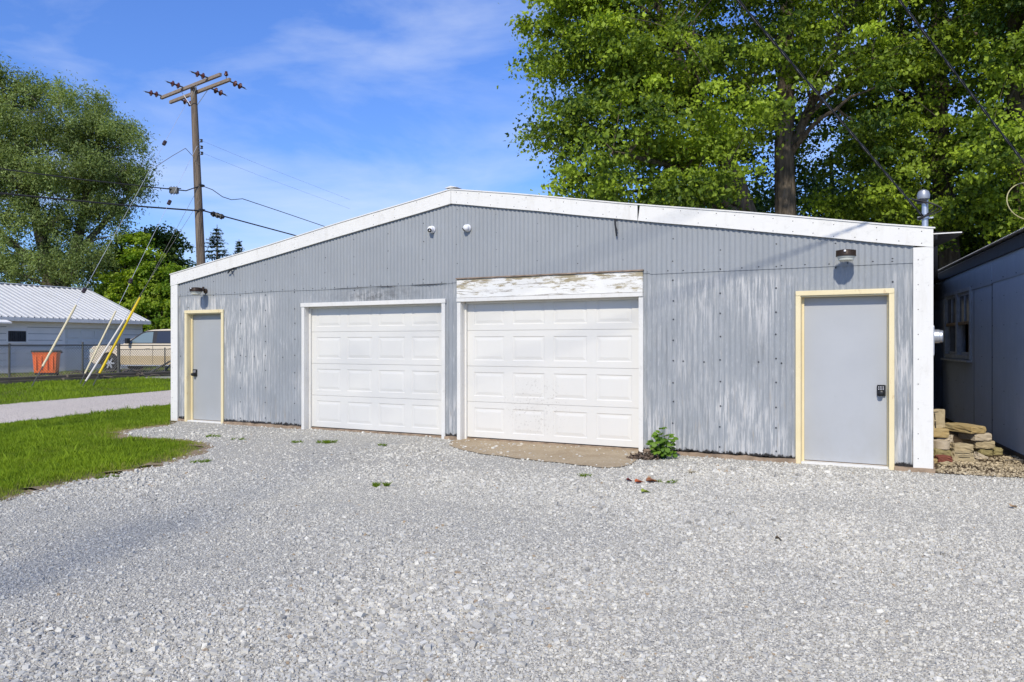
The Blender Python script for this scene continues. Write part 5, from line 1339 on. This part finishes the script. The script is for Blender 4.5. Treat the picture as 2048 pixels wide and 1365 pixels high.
def tuft(lab, at, n, r, h_, mat=None):
    at = Vector(at); at.z = .002
    n = int(n * .6); P = np.zeros((n, 3)); a = RNG.uniform(0, 6.28, n); d = r * RNG.uniform(0, 1, n) ** .9 * .45
    sc = RNG.uniform(-1, 1, (5, 2)) * np.array([1.1, .6]) * r; k = RNG.integers(0, 5, n); P[:, 0] = sc[k, 0] + np.cos(a) * d; P[:, 1] = sc[k, 1] + np.sin(a) * d * .7
    o = blades('weed_tuft', P, RNG.uniform(.3, 1, n) * h_, RNG.uniform(.002, .005, n), RNG.uniform(.05, .6, n), mat or M_GRASS, 1.2); o.location = at
    return tag(o, lab, 'weeds', 'weed tufts growing in the gravel')
tuft('widest green weed tuft, in front of the left overhead door', gp(650, 887), 420, .13, .05)
tuft('weed tuft left of the widest one, by the left overhead door', gp(594, 886), 160, .09, .04)
tuft('weed tuft right of the widest one, by the left overhead door', gp(769, 892), 120, .06, .04)
tuft('lone weed tuft in the gravel below the middle of the garage', gp(760, 974), 260, .07, .05)
tuft('weed tuft in front of the concrete apron', gp(1163, 954), 220, .07, .04)
tuft('low weed tuft beside the red leaves', gp(1335, 967), 200, .07, .04)
tuft('weed tuft nearest the tip of the lawn', gp(405, 925), 220, .09, .04)
tuft('small weed tuft right of the lawn tip, below the left door', gp(428, 874), 160, .09, .04)
tuft('sparse weed tuft nearest the left grey door', gp(478, 880), 100, .08, .04)
tuft('weed tuft on the gravel edge left of the lawn point', gp(215, 957), 200, .09, .04)
tuft('dry weed tuft in the gravel near the right grey door', gp(1392, 948), 90, .05, .04, M_DRY)
def leaf(lab, px, py, s_, col, yaw):
    m = MB(); pr = [(0, 0), (.1, .3), (.35, .45), (.55, .25), (.8, .35), (1, 0), (.8, -.3), (.55, -.2), (.35, -.45), (.1, -.3)]
    top_ = [(x * s_, y * s_, .012 + .012 * math.sin(x * 5) + .03 * abs(y) * s_ * 8) for x, y in pr]; m.add(top_ + [(x, y, z - .0015) for x, y, z in top_], [list(range(10)), list(range(19, 9, -1))] + [(i, i + 10, (i + 1) % 10 + 10, (i + 1) % 10) for i in range(10)])
    at = gp(px, py); o = m.build('fallen_leaf', simple('leaf_' + lab.split()[0], col, .6, 0, .25, 30)); o.location = (at.x, at.y, .008); o.rotation_euler = (0, 0, yaw); tag(o, lab, 'leaf', 'fallen leaves on the gravel')
leaf('orange curled leaf lying right of the concrete apron', 1270, 968, .11, (.48, .10, .02), .3)
leaf('russet long leaf between the orange one and the weeds', 1292, 966, .14, (.30, .11, .04), .1)
leaf('maroon narrow leaf left of the orange curled leaf', 1252, 964, .07, (.16, .03, .03), 0)
leaf('yellowish green leaf nearest the camera of the leaf group', 1283, 988, .10, (.30, .36, .04), .4)
leaf('tan leaf in the gravel far right, near the frame edge', 2022, 1018, .07, (.40, .26, .14), .4)
leaf('brown leaf lying at the lower centre of the gravel', 1550, 1082, .05, (.10, .07, .04), -.2)
# brown leaf litter heap at the door corner
c = gp(1288, 918); n = 420; a = RNG.uniform(0, 6.28, n); d = RNG.uniform(0, 1, n) ** .6
C = np.stack([np.cos(a) * d * .20, np.sin(a) * d * .10, RNG.uniform(.0, .09, n) * (1 - d)], 1)
V, tn = leaves(C, np.full(n, .01), .5, 1, .05, np.full(n, .4), 0, asp=.5)
o = np_mesh('leaf_litter', V, 4, simple('brown_litter', (.12, .085, .06), .9, 0, .4, 30), attr=tn); o.location = (c.x, c.y, .012); tag(o, 'heap of dead brown leaves at the foot of the right door casing', 'leaf litter', kind='stuff')
